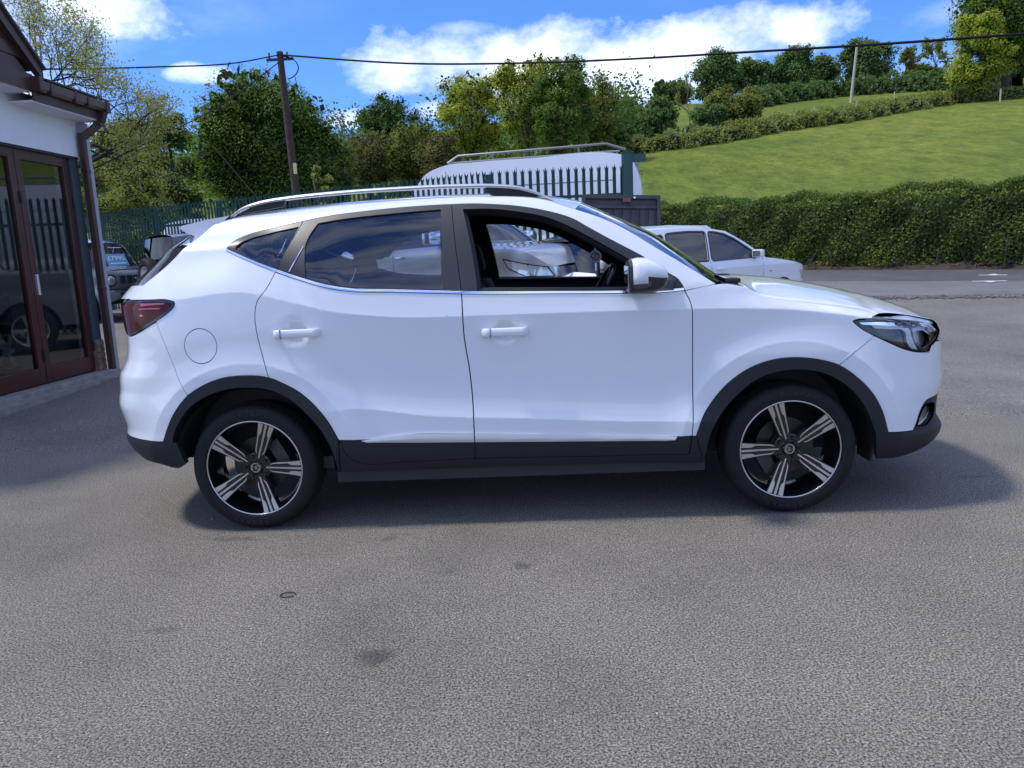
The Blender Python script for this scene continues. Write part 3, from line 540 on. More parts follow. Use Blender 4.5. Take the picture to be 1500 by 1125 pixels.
# roof rails
for sd in (-1, 1):
    top = [(-1.40, .560, 1.552), (-1.345, .562, 1.585), (-1.24, .565, 1.613), (-1.10, .568, 1.628), (-.9, .57, 1.639), (-.55, .572, 1.646), (-.25, .573, 1.644), (-.05, .577, 1.634), (.06, .582, 1.618), (.13, .590, 1.594), (.19, .60, 1.566), (.22, .607, 1.551)]
    c = crv(top, .04); mb = MB(); n = len(c); V = []
    for i, p in enumerate(c):
        h = .019 * min(1, .45 + 6 * min(i, n - 1 - i) / n)
        for dy, dz in ((-.017, -h * .5), (-.019, 0), (-.012, h * .42), (.0, h * .52), (.012, h * .42), (.017, 0), (.015, -h * .5)): V.append((p[0], sd * (p[1] - dy), p[2] + dz - .012))
    F = [(i * 7 + k, i * 7 + (k + 1) % 7, (i + 1) * 7 + (k + 1) % 7, (i + 1) * 7 + k) for i in range(n - 1) for k in range(7)] + [tuple(range(7)), tuple(range((n - 1) * 7, n * 7))]
    mb.add(V, F); rl = mb.build('roof_rail', mat('rail_silver', (.60, .61, .63), .4, .85), car, True, 50)
    ft = MB().prism([(-1.37, 1.548), (-1.235, 1.603), (-1.11, 1.621), (-1.125, 1.577), (-1.2, 1.567)], 'y', sd * .553, sd * .578); ft.build('rail_foot', M_CLAD, rl)
    ft = MB().prism([(-.12, 1.633), (.05, 1.611), (.185, 1.560), (.05, 1.571), (-.09, 1.582)], 'y', sd * .556, sd * .584); ft.build('rail_foot', M_CLAD, rl)
# ---------------------------------------------------------------- the white car: handles, mirrors, wheels, inside
def door_handle(parent, x0, x1, zc, sd, key):
    xm = (x0 + x1) / 2; n = 26; V = []; F = []
    xs = np.linspace(x0, x1, n); base = W(xs, np.full(n, zc))
    for i, x in enumerate(xs):
        t = (x - x0) / (x1 - x0); end = min(t, 1 - t); lift = .034 * min(1, (end / .10)) ** .6 + .004; hh = .0205 * min(1, .55 + end / .10) ; zz = zc + (.004 if 0 else 0)
        for k in range(10):
            a = 2 * math.pi * k / 10; V.append((x, sd * (base[i] + lift - .011 + .011 * math.copysign(abs(math.cos(a)) ** .6, math.cos(a))), zz + hh * math.copysign(abs(math.sin(a)) ** .7, math.sin(a))))
    for i in range(n - 1):
        for k in range(10): F.append((i * 10 + k, i * 10 + (k + 1) % 10, (i + 1) * 10 + (k + 1) % 10, (i + 1) * 10 + k))
    F += [tuple(range(10)), tuple(range((n - 1) * 10, n * 10))]
    mb = MB(); mb.add(V, F); mb.build('door_handle', M_PAINT, parent, True, 60)
    if key:
        xk = x0 + .045; b = float(W(xk, zc)); MB().box(xk - .0012, xk + .0012, sd * (b + .02), sd * (b + .0405), zc - .021, zc + .021).build('lock_seam', M_DARK, parent)
def remap(o, sd, xc, zc):
    """press the finger recess behind a handle into a door skin"""
    me = o.data; nv = len(me.vertices); P = np.empty(nv * 3); me.vertices.foreach_get('co', P); P = P.reshape(-1, 3)
    def D(x, z):
        r2 = ((x - xc) / .060) ** 2 + ((z - zc - .004) / .052) ** 2; return .026 * np.clip(1 - r2, 0, 1) ** 1.0
    def f(x, z): return W(x, z) - D(x, z)
    m = (np.abs(P[:, 1]) > W(P[:, 0], P[:, 2]) - .004) & (D(P[:, 0], P[:, 2]) > 0); P[m, 1] -= sd * D(P[m, 0], P[m, 2]); me.vertices.foreach_set('co', P.ravel())
    e = .002; N = np.array([n.vector[:] for n in me.corner_normals]); li = np.array([l.vertex_index for l in me.loops])
    vn = np.zeros((nv, 3)); vn[li] = N
    x, z = P[m, 0], P[m, 2]; g = np.stack([-(f(x + e, z) - f(x - e, z)) / (2 * e), np.ones(m.sum()), -(f(x, z + e) - f(x, z - e)) / (2 * e)], 1); g /= np.linalg.norm(g, axis=1, keepdims=True); g[:, 1] *= sd; vn[m] = g
    me.normals_split_custom_set_from_vertices([tuple(v) for v in vn]); me.update()
for sd in (-1, 1):
    fd, rd, sp = sides[sd]
    remap(fd, sd, -.035, .937); remap(rd, sd, -1.030, .971)
    door_handle(fd, -.146, .078, .935, sd, True); door_handle(rd, -1.134, -.905, .969, sd, True)
    # door cards and pillar trims seen from inside
    L = loop(line([(-.20, .36), (.80, .36), (.82, 1.0), (.80, 1.07)]), line([(.80, 1.082), (-.225, 1.112)]), line([(-.225, 1.11), (-.20, .37)])); panel('door_card', [L], side(-.075), M_DARK, fd, .08, -.066, 0, None, sd)
    L = loop(line([(-.20, .36), (-.75, .40), (-1.1, .80), (-1.2, 1.06), (-1.11, 1.23)]), seg(ch_b, -1.1, -.235) - np.array([0, .01]), line([(-.23, 1.1), (-.20, .37)])); panel('door_card', [L], side(-.075), M_DARK, rd, .08, -.066, 0, None, sd)
    L = loop(offset(loop(dlo, ch_t[::-1]), -.012)); panel('pillar_trim', [L, offset(fo, .012), offset(rg, .012), offset(qg, .018)], side(-.062), M_DARK, sp, .05, .03, 0, None, sd)
    if sd > 0: panel('window_glass', [offset(fo, -.006)], side(-.03), glass('front_side_glass', (.93, .95, .95), 1.45), fd, .08, 0, 0, None, sd)
    # door mirror
    mr = empty('mirror_root'); bpy.data.objects.remove(mr)
    secs = [(.528, .92, 1.104, 1.226, .86), (.532, 1.0, 1.092, 1.236, .855), (.546, 1.0, 1.088, 1.240, .853), (.575, 1.0, 1.088, 1.245, .853), (.61, 1.0, 1.090, 1.243, .853), (.65, .95, 1.096, 1.225, .855), (.68, .84, 1.108, 1.205, .858), (.697, .64, 1.125, 1.190, .86), (.703, .30, 1.145, 1.172, .86)]
    V = []; F = []; nk = 28
    for x, k, z0, z1, yi in secs:
        yc = (yi + .02 + 1.07) / 2; hy = (1.07 - yi - .02) / 2 * k; zc, hz = (z0 + z1) / 2, (z1 - z0) / 2
        for j in range(nk):
            a = 2 * math.pi * j / nk; c, s = math.cos(a), math.sin(a); V.append((x, sd * (yc + hy * math.copysign(abs(c) ** .62, c)), zc + hz * math.copysign(abs(s) ** .62, s)))
    cap = []; low = []
    for i in range(len(secs) - 1):
        for j in range(nk):
            q = (i * nk + j, i * nk + (j + 1) % nk, (i + 1) * nk + (j + 1) % nk, (i + 1) * nk + j)
            zc = sum(V[k][2] for k in q) / 4; (cap if zc > 1.150 and i >= 2 else low).append(q)
    low += [tuple((len(secs) - 1) * nk + j for j in range(nk)), tuple(range(nk))[::-1]]
    mb = MB(); mb.add(V, low); dm = mb.build('door_mirror', M_FRAME, car, True, 50)
    mb = MB(); mb.add(V, cap); cp = mb.build('mirror_cap', M_PAINT, dm, True, 60)
    so_m = cp.modifiers.new('thick', 'SOLIDIFY'); so_m.thickness = .004; so_m.offset = 1
    ind = loop(crv([(.548, 1.146), (.60, 1.146), (.655, 1.147), (.668, 1.143)], .02), crv([(.655, 1.130), (.60, 1.119), (.556, 1.113), (.548, 1.118)], .02))
    panel('indicator', [ind], lambda x, z: (x, 1.073 - np.clip(x - .60, 0, 1) ** 2 * 9 - np.clip(1.14 - z, 0, 1) ** 2 * 18, z), mat('indicator_clear', (.07, .072, .08), .22, .2, coat=.4), dm, .02, .03, 0, None, sd)
    MB().box(.5245, .5275, *sorted((sd * .895, sd * 1.05)), 1.115, 1.215, .001).build('mirror_glass', mat('mirror', (.9, .9, .9), .02, 1.0), dm)
    mb = MB(); mb.add([(.66, sd * .85, 1.085), (.775, sd * .85, 1.085), (.775, sd * .85, 1.14), (.69, sd * .85, 1.19), (.62, sd * .95, 1.10), (.69, sd * .95, 1.11), (.69, sd * .95, 1.145), (.62, sd * .95, 1.155)], [(0, 1, 2, 3), (7, 6, 5, 4), (0, 4, 5, 1), (1, 5, 6, 2), (2, 6, 7, 3), (3, 7, 4, 0)]); mb.build('mirror_arm', M_FRAME, dm)
    # wheel wells
    for xc in (-1.2925, 1.2925):
        V = []; F = []; n = 26
        for i in range(n + 1):
            a = (R(-4) + R(180.5) * i / n) if xc < 0 else (R(-2) + R(186) * i / n)
            for r, y in ((.395, .868), (.40, .80), (.40, .60), (.38, .56), (.05, .56)): V.append((xc + r * math.cos(a), sd * y, .315 + r * math.sin(a)))
        for i in range(n):
            for k in range(4): F.append((i * 5 + k, i * 5 + k + 1, (i + 1) * 5 + k + 1, (i + 1) * 5 + k))
        mb = MB(); mb.add(V, F); mb.build('wheel_well', M_DARK, car, True)
mb = MB(); mb.box(-.90, .90, -.82, .82, .215, .27); mb.box(-1.9, -.9, -.55, .55, .30, .36); mb.box(.9, 1.95, -.55, .55, .235, .30); mb.tube([(-.9, .25, .235), (-1.5, .25, .29), (-1.9, .35, .32)], .03); mb.build('underbody', M_DARK, car)
mb = MB(); mb.box(-1.9, -1.0, -.60, .60, .36, .95, .02); mb.box(-.98, .88, -.78, .78, .28, .34); mb.box(.75, .9, -.75, .75, .28, 1.0); mb.box(1.0, 2.05, -.52, .52, .32, .85); mb.build('floor_pan', M_DARK, car)
for xm in (1.715,):
    for sd in (-1, 1): MB().box(xm - .012, xm, *sorted((sd * .62, sd * .78)), .215, .34).build('mud_flap', M_DARK, car)
e = on(rs(roof_e[roof_e[:, 0] < .28], 20), .05); loft('headliner', e - np.array([0, 0, .035]), np.stack([e[:, 0], np.interp(e[:, 0], [-1.46, -.4, .3], [1.50, 1.565, 1.50])], 1), mat('headliner_grey', (.20, .20, .20), .9), car, 16, 2.2, True)
# dashboard, steering wheel, seats
mb = MB(); mb.prism([(.60, .70), (.58, .86), (.62, .98), (.66, 1.035), (.76, 1.065), (.90, 1.085), (1.0, 1.09), (1.0, .60), (.66, .60)], 'y', -.74, .74); ds = mb.build('dashboard', M_DARK, car)
mb = MB(); mb.prism([(.60, 1.02), (.61, 1.10), (.66, 1.125), (.74, 1.12), (.80, 1.08), (.80, 1.02)], 'y', -.54, -.22); mb.build('binnacle', M_DARK, ds)
mb = MB(); mb.box(.585, .62, -.70, -.58, .985, 1.06, .012); mb.build('air_vent', M_GLOSSB, ds); mb = MB(); mb.tube([(.583, -.64 + .038 * math.cos(t), 1.022 + .03 * math.sin(t)) for t in np.linspace(0, 2 * math.pi, 20)], .005, 6, False); mb.build('vent_ring', M_CHROME, ds, True)
sw = MB(); T = Matrix.Translation((.435, -.37, 1.045)) @ Matrix.Rotation(R(-62), 4, 'Y'); ring = [T @ Vector((.182 * math.cos(t), .182 * math.sin(t), 0)) for t in np.linspace(0, 2 * math.pi, 41)]
sw.tube(ring, .016, 10, False); sw = sw.build('steering_wheel', M_GLOSSB, car, True, 0)
mb = MB(); mb.box(-.06, .06, -.07, .07, -.035, .0, .015); mb.box(-.012, .012, -.175, .175, -.012, -.002); mb.box(-.175, 0, -.014, .014, -.012, -.002); mb.xf(T).build('wheel_boss', M_DARK, sw, True)
mb = MB(); mb.tube([T @ Vector((0, 0, -.03)), T @ Vector((0, 0, -.25))], .035, 10).build('column', M_DARK, sw, True)
for sg in (-1, 1): MB().tube([T @ Vector((.02, sg * .05, -.07)), T @ Vector((.05, sg * .19, -.055))], [.011, .008], 6).build('stalk', M_DARK, sw, True)
def seat(x, y, w, tilt):
    mb = MB(); mb.box(-.28, .26, -w / 2, w / 2, -.09, .07, .05); st = mb.build('seat', M_CLOTH, car, True, 60); st.location = (x, y, .56)
    M = Matrix.Translation((-.24, 0, .04)) @ Matrix.Rotation(R(tilt), 4, 'Y')
    mb = MB(); mb.box(-.09, .05, -w / 2 * .96, w / 2 * .96, 0, .56, .05); mb.xf(M).build('backrest', M_CLOTH, st, True, 60)
    for k in ((0,) if w < .7 else (-.40, .40)):
        mb = MB(); mb.box(-.05, .04, k - .13, k + .13, .60, .78, .04); mb.tube([(-.01, k - .05, .52), (-.01, k - .05, .66)], .008, 6); mb.tube([(-.01, k + .05, .52), (-.01, k + .05, .66)], .008, 6); mb.xf(M).build('headrest', M_CLOTH, st, True, 60)
seat(.14, -.37, .50, -13); seat(.14, .37, .50, -13); seat(-.78, 0, 1.22, -20)
im = MB(); im.box(.44, .475, -.12, .12, 1.40, 1.47, .012); im.tube([(.46, 0, 1.46), (.48, 0, 1.51)], .012, 6); im.build('interior_mirror', M_GLOSSB, car, True)
# ---- wheels
def tyre_mesh():
    prof = [(.236, -.094), (.243, -.104), (.262, -.1085), (.280, -.1065), (.296, -.099), (.3055, -.088), (.3115, -.076), (.3140, -.060), (.3155, -.036), (.3155, -.033), (.309, -.032), (.309, -.026), (.3155, -.025), (.3158, -.004), (.309, -.003), (.309, .003), (.3158, .004), (.3155, .025), (.309, .026), (.309, .032), (.3155, .033), (.3140, .060), (.3115, .076), (.3055, .088), (.296, .099), (.280, .1065), (.262, .1085), (.243, .104), (.236, .094)]
    n = 180; V = []; F = []; m = len(prof)
    for k in range(n):
        a = 2 * math.pi * k / n
        for i, (r, h) in enumerate(prof):
            if k % 3 == 0 and i in (6, 7, 8, 20, 21, 22): r -= .004
            V.append((r * math.cos(a), h, r * math.sin(a)))
    for k in range(n):
        for i in range(m - 1): F.append((k * m + i, k * m + i + 1, ((k + 1) % n) * m + i + 1, ((k + 1) % n) * m + i))
    return V, F
V, F = tyre_mesh(); mb = MB(); mb.lathe([(.2395, -.094), (.2365, -.0975), (.2305, -.0965), (.2265, -.088), (.217, -.07), (.210, -.03), (.208, .06), (.225, .085), (.238, .09), (.238, .094)], 72)
wheel = mb.build('wheel', M_RIMB, car, True, 40)
mb = MB(); mb.add(V, F); mb.build('tyre', M_RUB, wheel, True, 30)
mb = MB(); mb.lathe([(.2400, -.0955), (.2375, -.0985), (.2330, -.0985), (.2318, -.0965)], 96); mb.build('rim_edge', M_ALLOY, wheel, True, 0)
def fy(r): return -.074 - .020 * (r / .235) ** 1.5
def spoke_face(poly, up=.0022, dn=.004):
    P = [(r, w, fy(r) - up) for r, w in poly]; n = len(P); v = [(r, y, w) for r, w, y in P] + [(r, y + dn, w) for r, w, y in P]
    return v, [tuple(range(n)), tuple(range(n, 2 * n))[::-1]] + [(i, n + i, n + (i + 1) % n, (i + 1) % n) for i in range(n)]
blade = [(.068, .0115), (.078, .0200), (.088, .0235), (.12, .0262), (.16, .0300), (.20, .0350), (.2325, .0400), (.2325, .0165), (.190, .0150), (.177, .0165), (.163, .0235), (.12, .0208), (.090, .0186), (.076, .0148)]
base = [(.035, -.024), (.075, -.026), (.12, -.030), (.16, -.034), (.20, -.039), (.234, -.044), (.234, .044), (.20, .039), (.16, .034), (.12, .030), (.075, .026), (.035, .024)]
rib = [(.050, -.0034), (.12, -.0038), (.2325, -.0056), (.2325, .0056), (.12, .0038), (.050, .0034)]
for k in range(5):
    Rm = Matrix.Rotation(-2 * math.pi * k / 5, 4, 'Y')
    mb = MB(); v, f = spoke_face(base, 0, .035); mb.add(v, f); mb.xf(Rm); sk = mb.build('spoke', M_RIMB, wheel)
    mb = MB(); mb.add(*spoke_face(blade)).add(*spoke_face([(r, -w) for r, w in blade][::-1])).add(*spoke_face(rib)); mb.xf(Rm)
    o = mb.build('machined_face', M_ALLOY, sk)
    a = 2 * math.pi * (k + .5) / 5; cx, cz = .056 * math.cos(a), .056 * math.sin(a)
    mb = MB(); mb.lathe([(0, -.083), (.008, -.083), (.0105, -.078), (.0105, -.06)], 6, (cx, 0, cz)); mb.build('wheel_nut', mat('dark_steel', (.05, .05, .055), .35, .8), wheel)
mb = MB(); mb.lathe([(0, -.081), (.028, -.081), (.031, -.078), (.034, -.07), (.07, -.062), (.075, -.045), (.075, -.02), (0, -.02)], 40); mb.build('hub', M_RIMB, wheel, True)
mb = MB(); oct_ = [(.0245 * math.cos(R(22.5 + 45 * k)), .0245 * math.sin(R(22.5 + 45 * k))) for k in range(8)]; oi = [(x * .86, z * .86) for x, z in oct_]
for k in range(8): mb.add([(oct_[k][0], -.0835, oct_[k][1]), (oct_[(k + 1) % 8][0], -.0835, oct_[(k + 1) % 8][1]), (oi[(k + 1) % 8][0], -.0835, oi[(k + 1) % 8][1]), (oi[k][0], -.0835, oi[k][1])], [(0, 1, 2, 3)])
for s_ in ([(-.016, -.010), (-.016, .011), (-.007, .000), (.000, .011), (.000, -.010)], [(.016, .006), (.011, .011), (.006, .009), (.004, .002), (.004, -.006), (.008, -.010), (.016, -.009), (.016, .000), (.010, .000)]): mb.tube([(x, -.0835, z) for x, z in s_], .0016, 5)
mb.build('emblem', M_CHROME, wheel)
mb = MB(); mb.lathe([(.06, .0), (.138, .0), (.138, .02), (.06, .02)], 48, closed=True); mb.build('brake_disc', mat('brake_steel', (.06, .055, .05), .4, .9), wheel, True, 30)
mb = MB(); mb.prism([(-.06 + .0, .09), (.06, .09), (.07, .15), (-.07, .15)], 'y', -.03, .05); mb.xf(Matrix.Rotation(R(60), 4, 'Y')); mb.build('caliper', mat('caliper_grey', (.07, .065, .06), .5, .5), wheel)
def letters(txt, r, a0, size, step):
    out = MB()
    for k, ch in enumerate(txt):
        cu = bpy.data.curves.new('t', 'FONT'); cu.body = ch; cu.size = size; cu.align_x = 'CENTER'; cu.align_y = 'CENTER'; cu.extrude = .0012; o = bpy.data.objects.new('t', cu); COL.objects.link(o)
        me = bpy.data.meshes.new_from_object(o.evaluated_get(bpy.context.evaluated_depsgraph_get())); bpy.data.objects.remove(o); bpy.data.curves.remove(cu)
        a = R(a0 - step * k); M = Matrix.Rotation(-a, 4, 'Y') @ Matrix.Translation((r, -.1088, 0)) @ Matrix.Rotation(R(90), 4, 'X') @ Matrix.Rotation(R(-90), 4, 'Z')
        out.add([tuple(M @ v.co) for v in me.vertices], [tuple(f.vertices) for f in me.polygons]); bpy.data.meshes.remove(me)
    return out
tl_ = letters('RUNWAY', .272, 100, .026, 6.5); q_ = letters('RUNWAY', .272, 280, .026, 6.5); tl_.add(q_.v, q_.f); tag(tl_.build('tyre_lettering', mat('rubber_lettering', (.022, .022, .024), .6), wheel, fix=False), kind='stuff')
mb = MB(); mb.tube([(.205, -.062, .03), (.205, -.085, .03)], .004, 6); mb.build('valve', M_DARK, wheel)
W0 = [(1.2925, -1, 180), (-1.2925, -1, -2), (1.2925, 1, 20), (-1.2925, 1, 50)]
for i, (x, sd, a) in enumerate(W0):
    w_ = wheel if i == 0 else copy_tree(wheel, car)
    w_.location = (x, sd * .777, .3150); w_.rotation_euler = (Matrix.Rotation(0 if sd < 0 else math.pi, 3, 'Z') @ Matrix.Rotation(R(-a), 3, 'Y')).to_euler()
# hanging air freshener inside the windscreen
fr = empty('air_freshener', (.456, 0, 1.253), R(-6)); tag(fr, 'round white air freshener hanging inside the white SUV behind the steering wheel', 'air freshener')
mb = MB(); mb.lathe([(0, -.0015), (.034, -.0015), (.036, 0), (.034, .0015), (0, .0015)], 36); mb.prism([(-.012, .03), (.012, .03), (.004, .047), (-.004, .047)], 'y', -.0012, .0012); mb.build('disc', mat('card_white', (.78, .78, .80), .5), fr)
mb = MB(); mb.tube([(0, 0, .045), (0, 0, .19)], .0012, 5); mb.build('string', mat('string_white', (.7, .7, .7), .7), fr)
def swirl(r0, r1, a0, a1, w0, w1, zo=.004):
    n = 20; o_ = []; i_ = []
    for k in range(n + 1):
        t = k / n; a = R(a0 + (a1 - a0) * t); r = r0 + (r1 - r0) * t; w = w0 + (w1 - w0) * t; o_.append(((r + w) * math.cos(a), (r + w) * .85 * math.sin(a) + zo)); i_.append(((r - w) * math.cos(a), (r - w) * .85 * math.sin(a) + zo))
    return o_ + i_[::-1]
mb = MB(); mb.prism(swirl(.021, .023, 0, 355, .0035, .0035), 'y', -.0026, -.0017); mb.build('emblem_ring', mat('emblem_navy', (.02, .03, .12), .5), fr)
for a in (20, 200):
    mb = MB(); mb.prism(swirl(.013, .004, a, a + 200, .0045, .001), 'y', -.0028, -.0017); mb.build('emblem_swirl', mat('emblem_red', (.5, .02, .03), .5), fr)
for x0, x1, nme in ((-.022, 0, 'emblem_navy'), (.001, .022, 'emblem_red')):
    mb = MB(); mb.box(x0, x1, -.0026, -.0017, -.0235, -.0205); mb.build('emblem_line', MATS[nme], fr)
# ---------------------------------------------------------------- ground, road, hill
def base_z(y): return .025 * np.clip(np.asarray(y, float) - .9, 0, 24)
def H(x, y):
    x = np.asarray(x, float); y = np.asarray(y, float); t = .25 * x + .968 * y - 20.2
    up_ = np.where(t > 0, t * t / (t + 5.0), 0); up_ = np.where(up_ > 92, 92 + (up_ - 92) * .2, up_)
    return base_z(y) + .23 * up_ + np.where(t > 0, .35 * np.sin(x * .09 + 1) * np.clip(t / 30, 0, 1), 0)
def px_ray(px, py): return (fw + rt * ((px - 750) / 1127) - up * ((py - 562.5) / 1127))
def px_at(px, py, depth):
    """point in the place that lies `depth` metres ahead on the sight line (used to survey positions)"""
    return CAM + px_ray(px, py) * depth
def px_hit(px, py, dmax=260):
    d = px_ray(px, py); t = np.linspace(3, dmax, 3000); p = np.array(CAM)[None] + np.array(d)[None] * t[:, None]; k = np.where(p[:, 2] < H(p[:, 0], p[:, 1]))[0]
    return Vector(p[k[0]]) if len(k) else None
def tex_mat(name, build):
    m = bpy.data.materials.new(name); m.use_nodes = True; t = m.node_tree; b = t.nodes['Principled BSDF']; MATS[name] = m
    def N(ty, **k):
        n = t.nodes.new(ty)
        for a, v in k.items(): setattr(n, a, v)
        return n
    def noise(scale, detail=6, rough=.6, vec=None, sc=None):
        n = N('ShaderNodeTexNoise'); n.inputs['Scale'].default_value = scale; n.inputs['Detail'].default_value = detail; n.inputs['Roughness'].default_value = rough
        src = vec or co
        if sc:
            mp = N('ShaderNodeMapping'); mp.inputs['Scale'].default_value = sc; t.links.new(src, mp.inputs[0]); src = mp.outputs[0]
        t.links.new(src, n.inputs['Vector']); return n.outputs['Fac']
    def vor(scale, feat='F1'):
        n = N('ShaderNodeTexVoronoi', feature=feat); n.inputs['Scale'].default_value = scale; t.links.new(co, n.inputs['Vector']); return n
    def ramp(f, stops):
        r = N('ShaderNodeValToRGB'); e = r.color_ramp.elements
        while len(e) < len(stops): e.new(.5)
        for k, (p, c) in enumerate(stops): e[k].position = p; e[k].color = (*c, 1) if hasattr(c, '__len__') else (c, c, c, 1)
        t.links.new(f, r.inputs['Fac']); return r.outputs['Color']
    def mix(f, a, bb, mode='MIX'):
        n = N('ShaderNodeMixRGB', blend_type=mode)
        for i, v in ((0, f), (1, a), (2, bb)):
            if isinstance(v, (int, float)): n.inputs[i].default_value = v if i == 0 else (v, v, v, 1)
            elif isinstance(v, tuple): n.inputs[i].default_value = (*v, 1)
            else: t.links.new(v, n.inputs[i])
        return n.outputs[0]
    def bump(h, s, d=.01):
        n = N('ShaderNodeBump'); n.inputs['Strength'].default_value = s; n.inputs['Distance'].default_value = d; t.links.new(h, n.inputs['Height']); t.links.new(n.outputs[0], b.inputs['Normal'])
    co = N('ShaderNodeTexCoord').outputs['Object']
    build(locals(), b, t); return m
def asphalt(name, lo, hi, tint=(1, 1, 1), stains=True):
    def f(L, b, t):
        n1 = L['noise'](135, 2, .8); n2 = L['noise'](30, 5, .75); n3 = L['noise'](1.1, 6, .65); n4 = L['noise'](.28, 4, .6)
        v = L['vor'](95)
        c = L['ramp'](n1, [(.36, tuple(lo * k * .22 for k in tint)), (.5, tuple((lo + hi) / 2 * k for k in tint)), (.64, tuple(hi * 1.55 * k for k in tint))])
        c = L['mix'](.55, c, L['ramp'](n2, [(.3, .55), (.55, 1.0), (.75, 1.35)]), 'MULTIPLY')
        c = L['mix'](.8, c, L['ramp'](n3, [(.3, .74), (.5, 1.0), (.72, 1.14)]), 'MULTIPLY')
        c = L['mix'](.8, c, L['ramp'](n4, [(.3, .82), (.6, 1.08)]), 'MULTIPLY')
        sp = L['vor'](42); ms = L['mix'](1.0, L['ramp'](sp.outputs['Distance'], [(.10, 1.0), (.17, 0.0)]), L['ramp'](sp.outputs['Color'], [(.86, 0.0), (.90, 1.0)]), 'MULTIPLY')
        c = L['mix'](ms, c, (.42, .41, .39))
        if stains:
            wv = L['N']('ShaderNodeVectorMath', operation='ADD'); nz = L['N']('ShaderNodeTexNoise'); nz.inputs['Scale'].default_value = 18; nz.inputs['Detail'].default_value = 4; t.links.new(L['co'], nz.inputs['Vector'])
            sc_ = L['N']('ShaderNodeVectorMath', operation='MULTIPLY_ADD'); t.links.new(nz.outputs['Color'], sc_.inputs[0]); sc_.inputs[1].default_value = (.09, .09, 0); sc_.inputs[2].default_value = (-.045, -.045, 0); t.links.new(L['co'], wv.inputs[0]); t.links.new(sc_.outputs[0], wv.inputs[1])
            for sx, sy, rx, ry, k in ((-.45, -2.13, .085, .06, .55), (.02, -1.40, .042, .042, .5), (-.62, -1.05, .04, .04, .35), (-.28, -1.46, .02, .025, .4), (-1.38, -.99, .16, .03, .4), (-1.28, -1.9, .11, .025, .3), (-.55, -1.0, .09, .02, .3), (-1.95, -2.15, .10, .05, .25), (2.4, -.4, .12, .04, .25), (-2.6, .9, .5, .12, .3)):
                mp_ = L['N']('ShaderNodeMapping'); mp_.inputs['Location'].default_value = (-sx / rx, -sy / ry, 0); mp_.inputs['Scale'].default_value = (1 / rx, 1 / ry, 0); t.links.new(wv.outputs[0], mp_.inputs[0])
                ln = L['N']('ShaderNodeVectorMath', operation='LENGTH'); t.links.new(mp_.outputs[0], ln.inputs[0]); c = L['mix'](L['ramp'](ln.outputs['Value'], [(.45, k), (1.0, 0.0)]), c, (.018, .018, .019))
        t.links.new(c, b.inputs['Base Color']); b.inputs['Roughness'].default_value = .82; b.inputs['Specular IOR Level'].default_value = .35
        L['bump'](L['mix'](.6, v.outputs['Distance'], n1), .55, .006)
    return tex_mat(name, f)
M_ASPH = asphalt('yard_asphalt', .084, .186, (1.15, 1.045, .875)); M_ROAD = asphalt('road_asphalt', .115, .18, (1.05, 1.02, .97), False); M_ROAD2 = asphalt('resurfaced_asphalt', .072, .112, (1.0, 1.0, 1.0), False)
def grass_m(L, b, t):
    n1 = L['noise'](.05, 5, .6); n2 = L['noise'](.9, 6, .7, sc=(1, .35, 1)); n3 = L['noise'](14, 4, .7); fl = L['noise'](.11, 3, .6, sc=(1, 2.2, 1)); v = L['vor'](5.5)
    c = L['ramp'](n2, [(.3, (.075, .112, .026)), (.5, (.128, .172, .030)), (.7, (.178, .220, .042))])
    c = L['mix'](.85, c, L['ramp'](n1, [(.35, (.72, .80, .7)), (.65, (1.25, 1.12, 1.05))]), 'MULTIPLY')
    c = L['mix'](.75, c, L['ramp'](n3, [(.3, .5), (.7, 1.45)]), 'MULTIPLY'); n5 = L['noise'](3.2, 5, .75, sc=(1, .5, 1)); c = L['mix'](.7, c, L['ramp'](n5, [(.34, .62), (.66, 1.35)]), 'MULTIPLY')
    fm = L['mix'](1.0, L['ramp'](v.outputs['Distance'], [(.16, 1.0), (.26, 0.0)]), L['ramp'](fl, [(.50, 0.0), (.64, .75)]), 'MULTIPLY')
    c = L['mix'](fm, c, (.50, .36, .012))
    t.links.new(c, b.inputs['Base Color']); b.inputs['Roughness'].default_value = .95; b.inputs['Specular IOR Level'].default_value = .1; L['bump'](L['mix'](.5, n2, n3), .8, .12)
M_GRASS = tex_mat('meadow_grass', grass_m)
xs = np.concatenate([np.arange(-260, -60, 12), np.arange(-60, 120, 2.5), np.arange(120, 420, 12)]); ys = np.concatenate([np.arange(-120, -.1, 12), [.9], np.arange(3, 30, 2.5), np.arange(30, 140, 2.5), np.arange(140, 520, 12)])
X, Y = np.meshgrid(xs, ys); Z = H(X, Y) - .04; nx = len(xs)
g = obj('ground', np.stack([X.ravel(), Y.ravel(), Z.ravel()], 1), [(j * nx + i, j * nx + i + 1, (j + 1) * nx + i + 1, (j + 1) * nx + i) for j in range(len(ys) - 1) for i in range(nx - 1)], M_GRASS, None, True); tag(g, kind='structure')
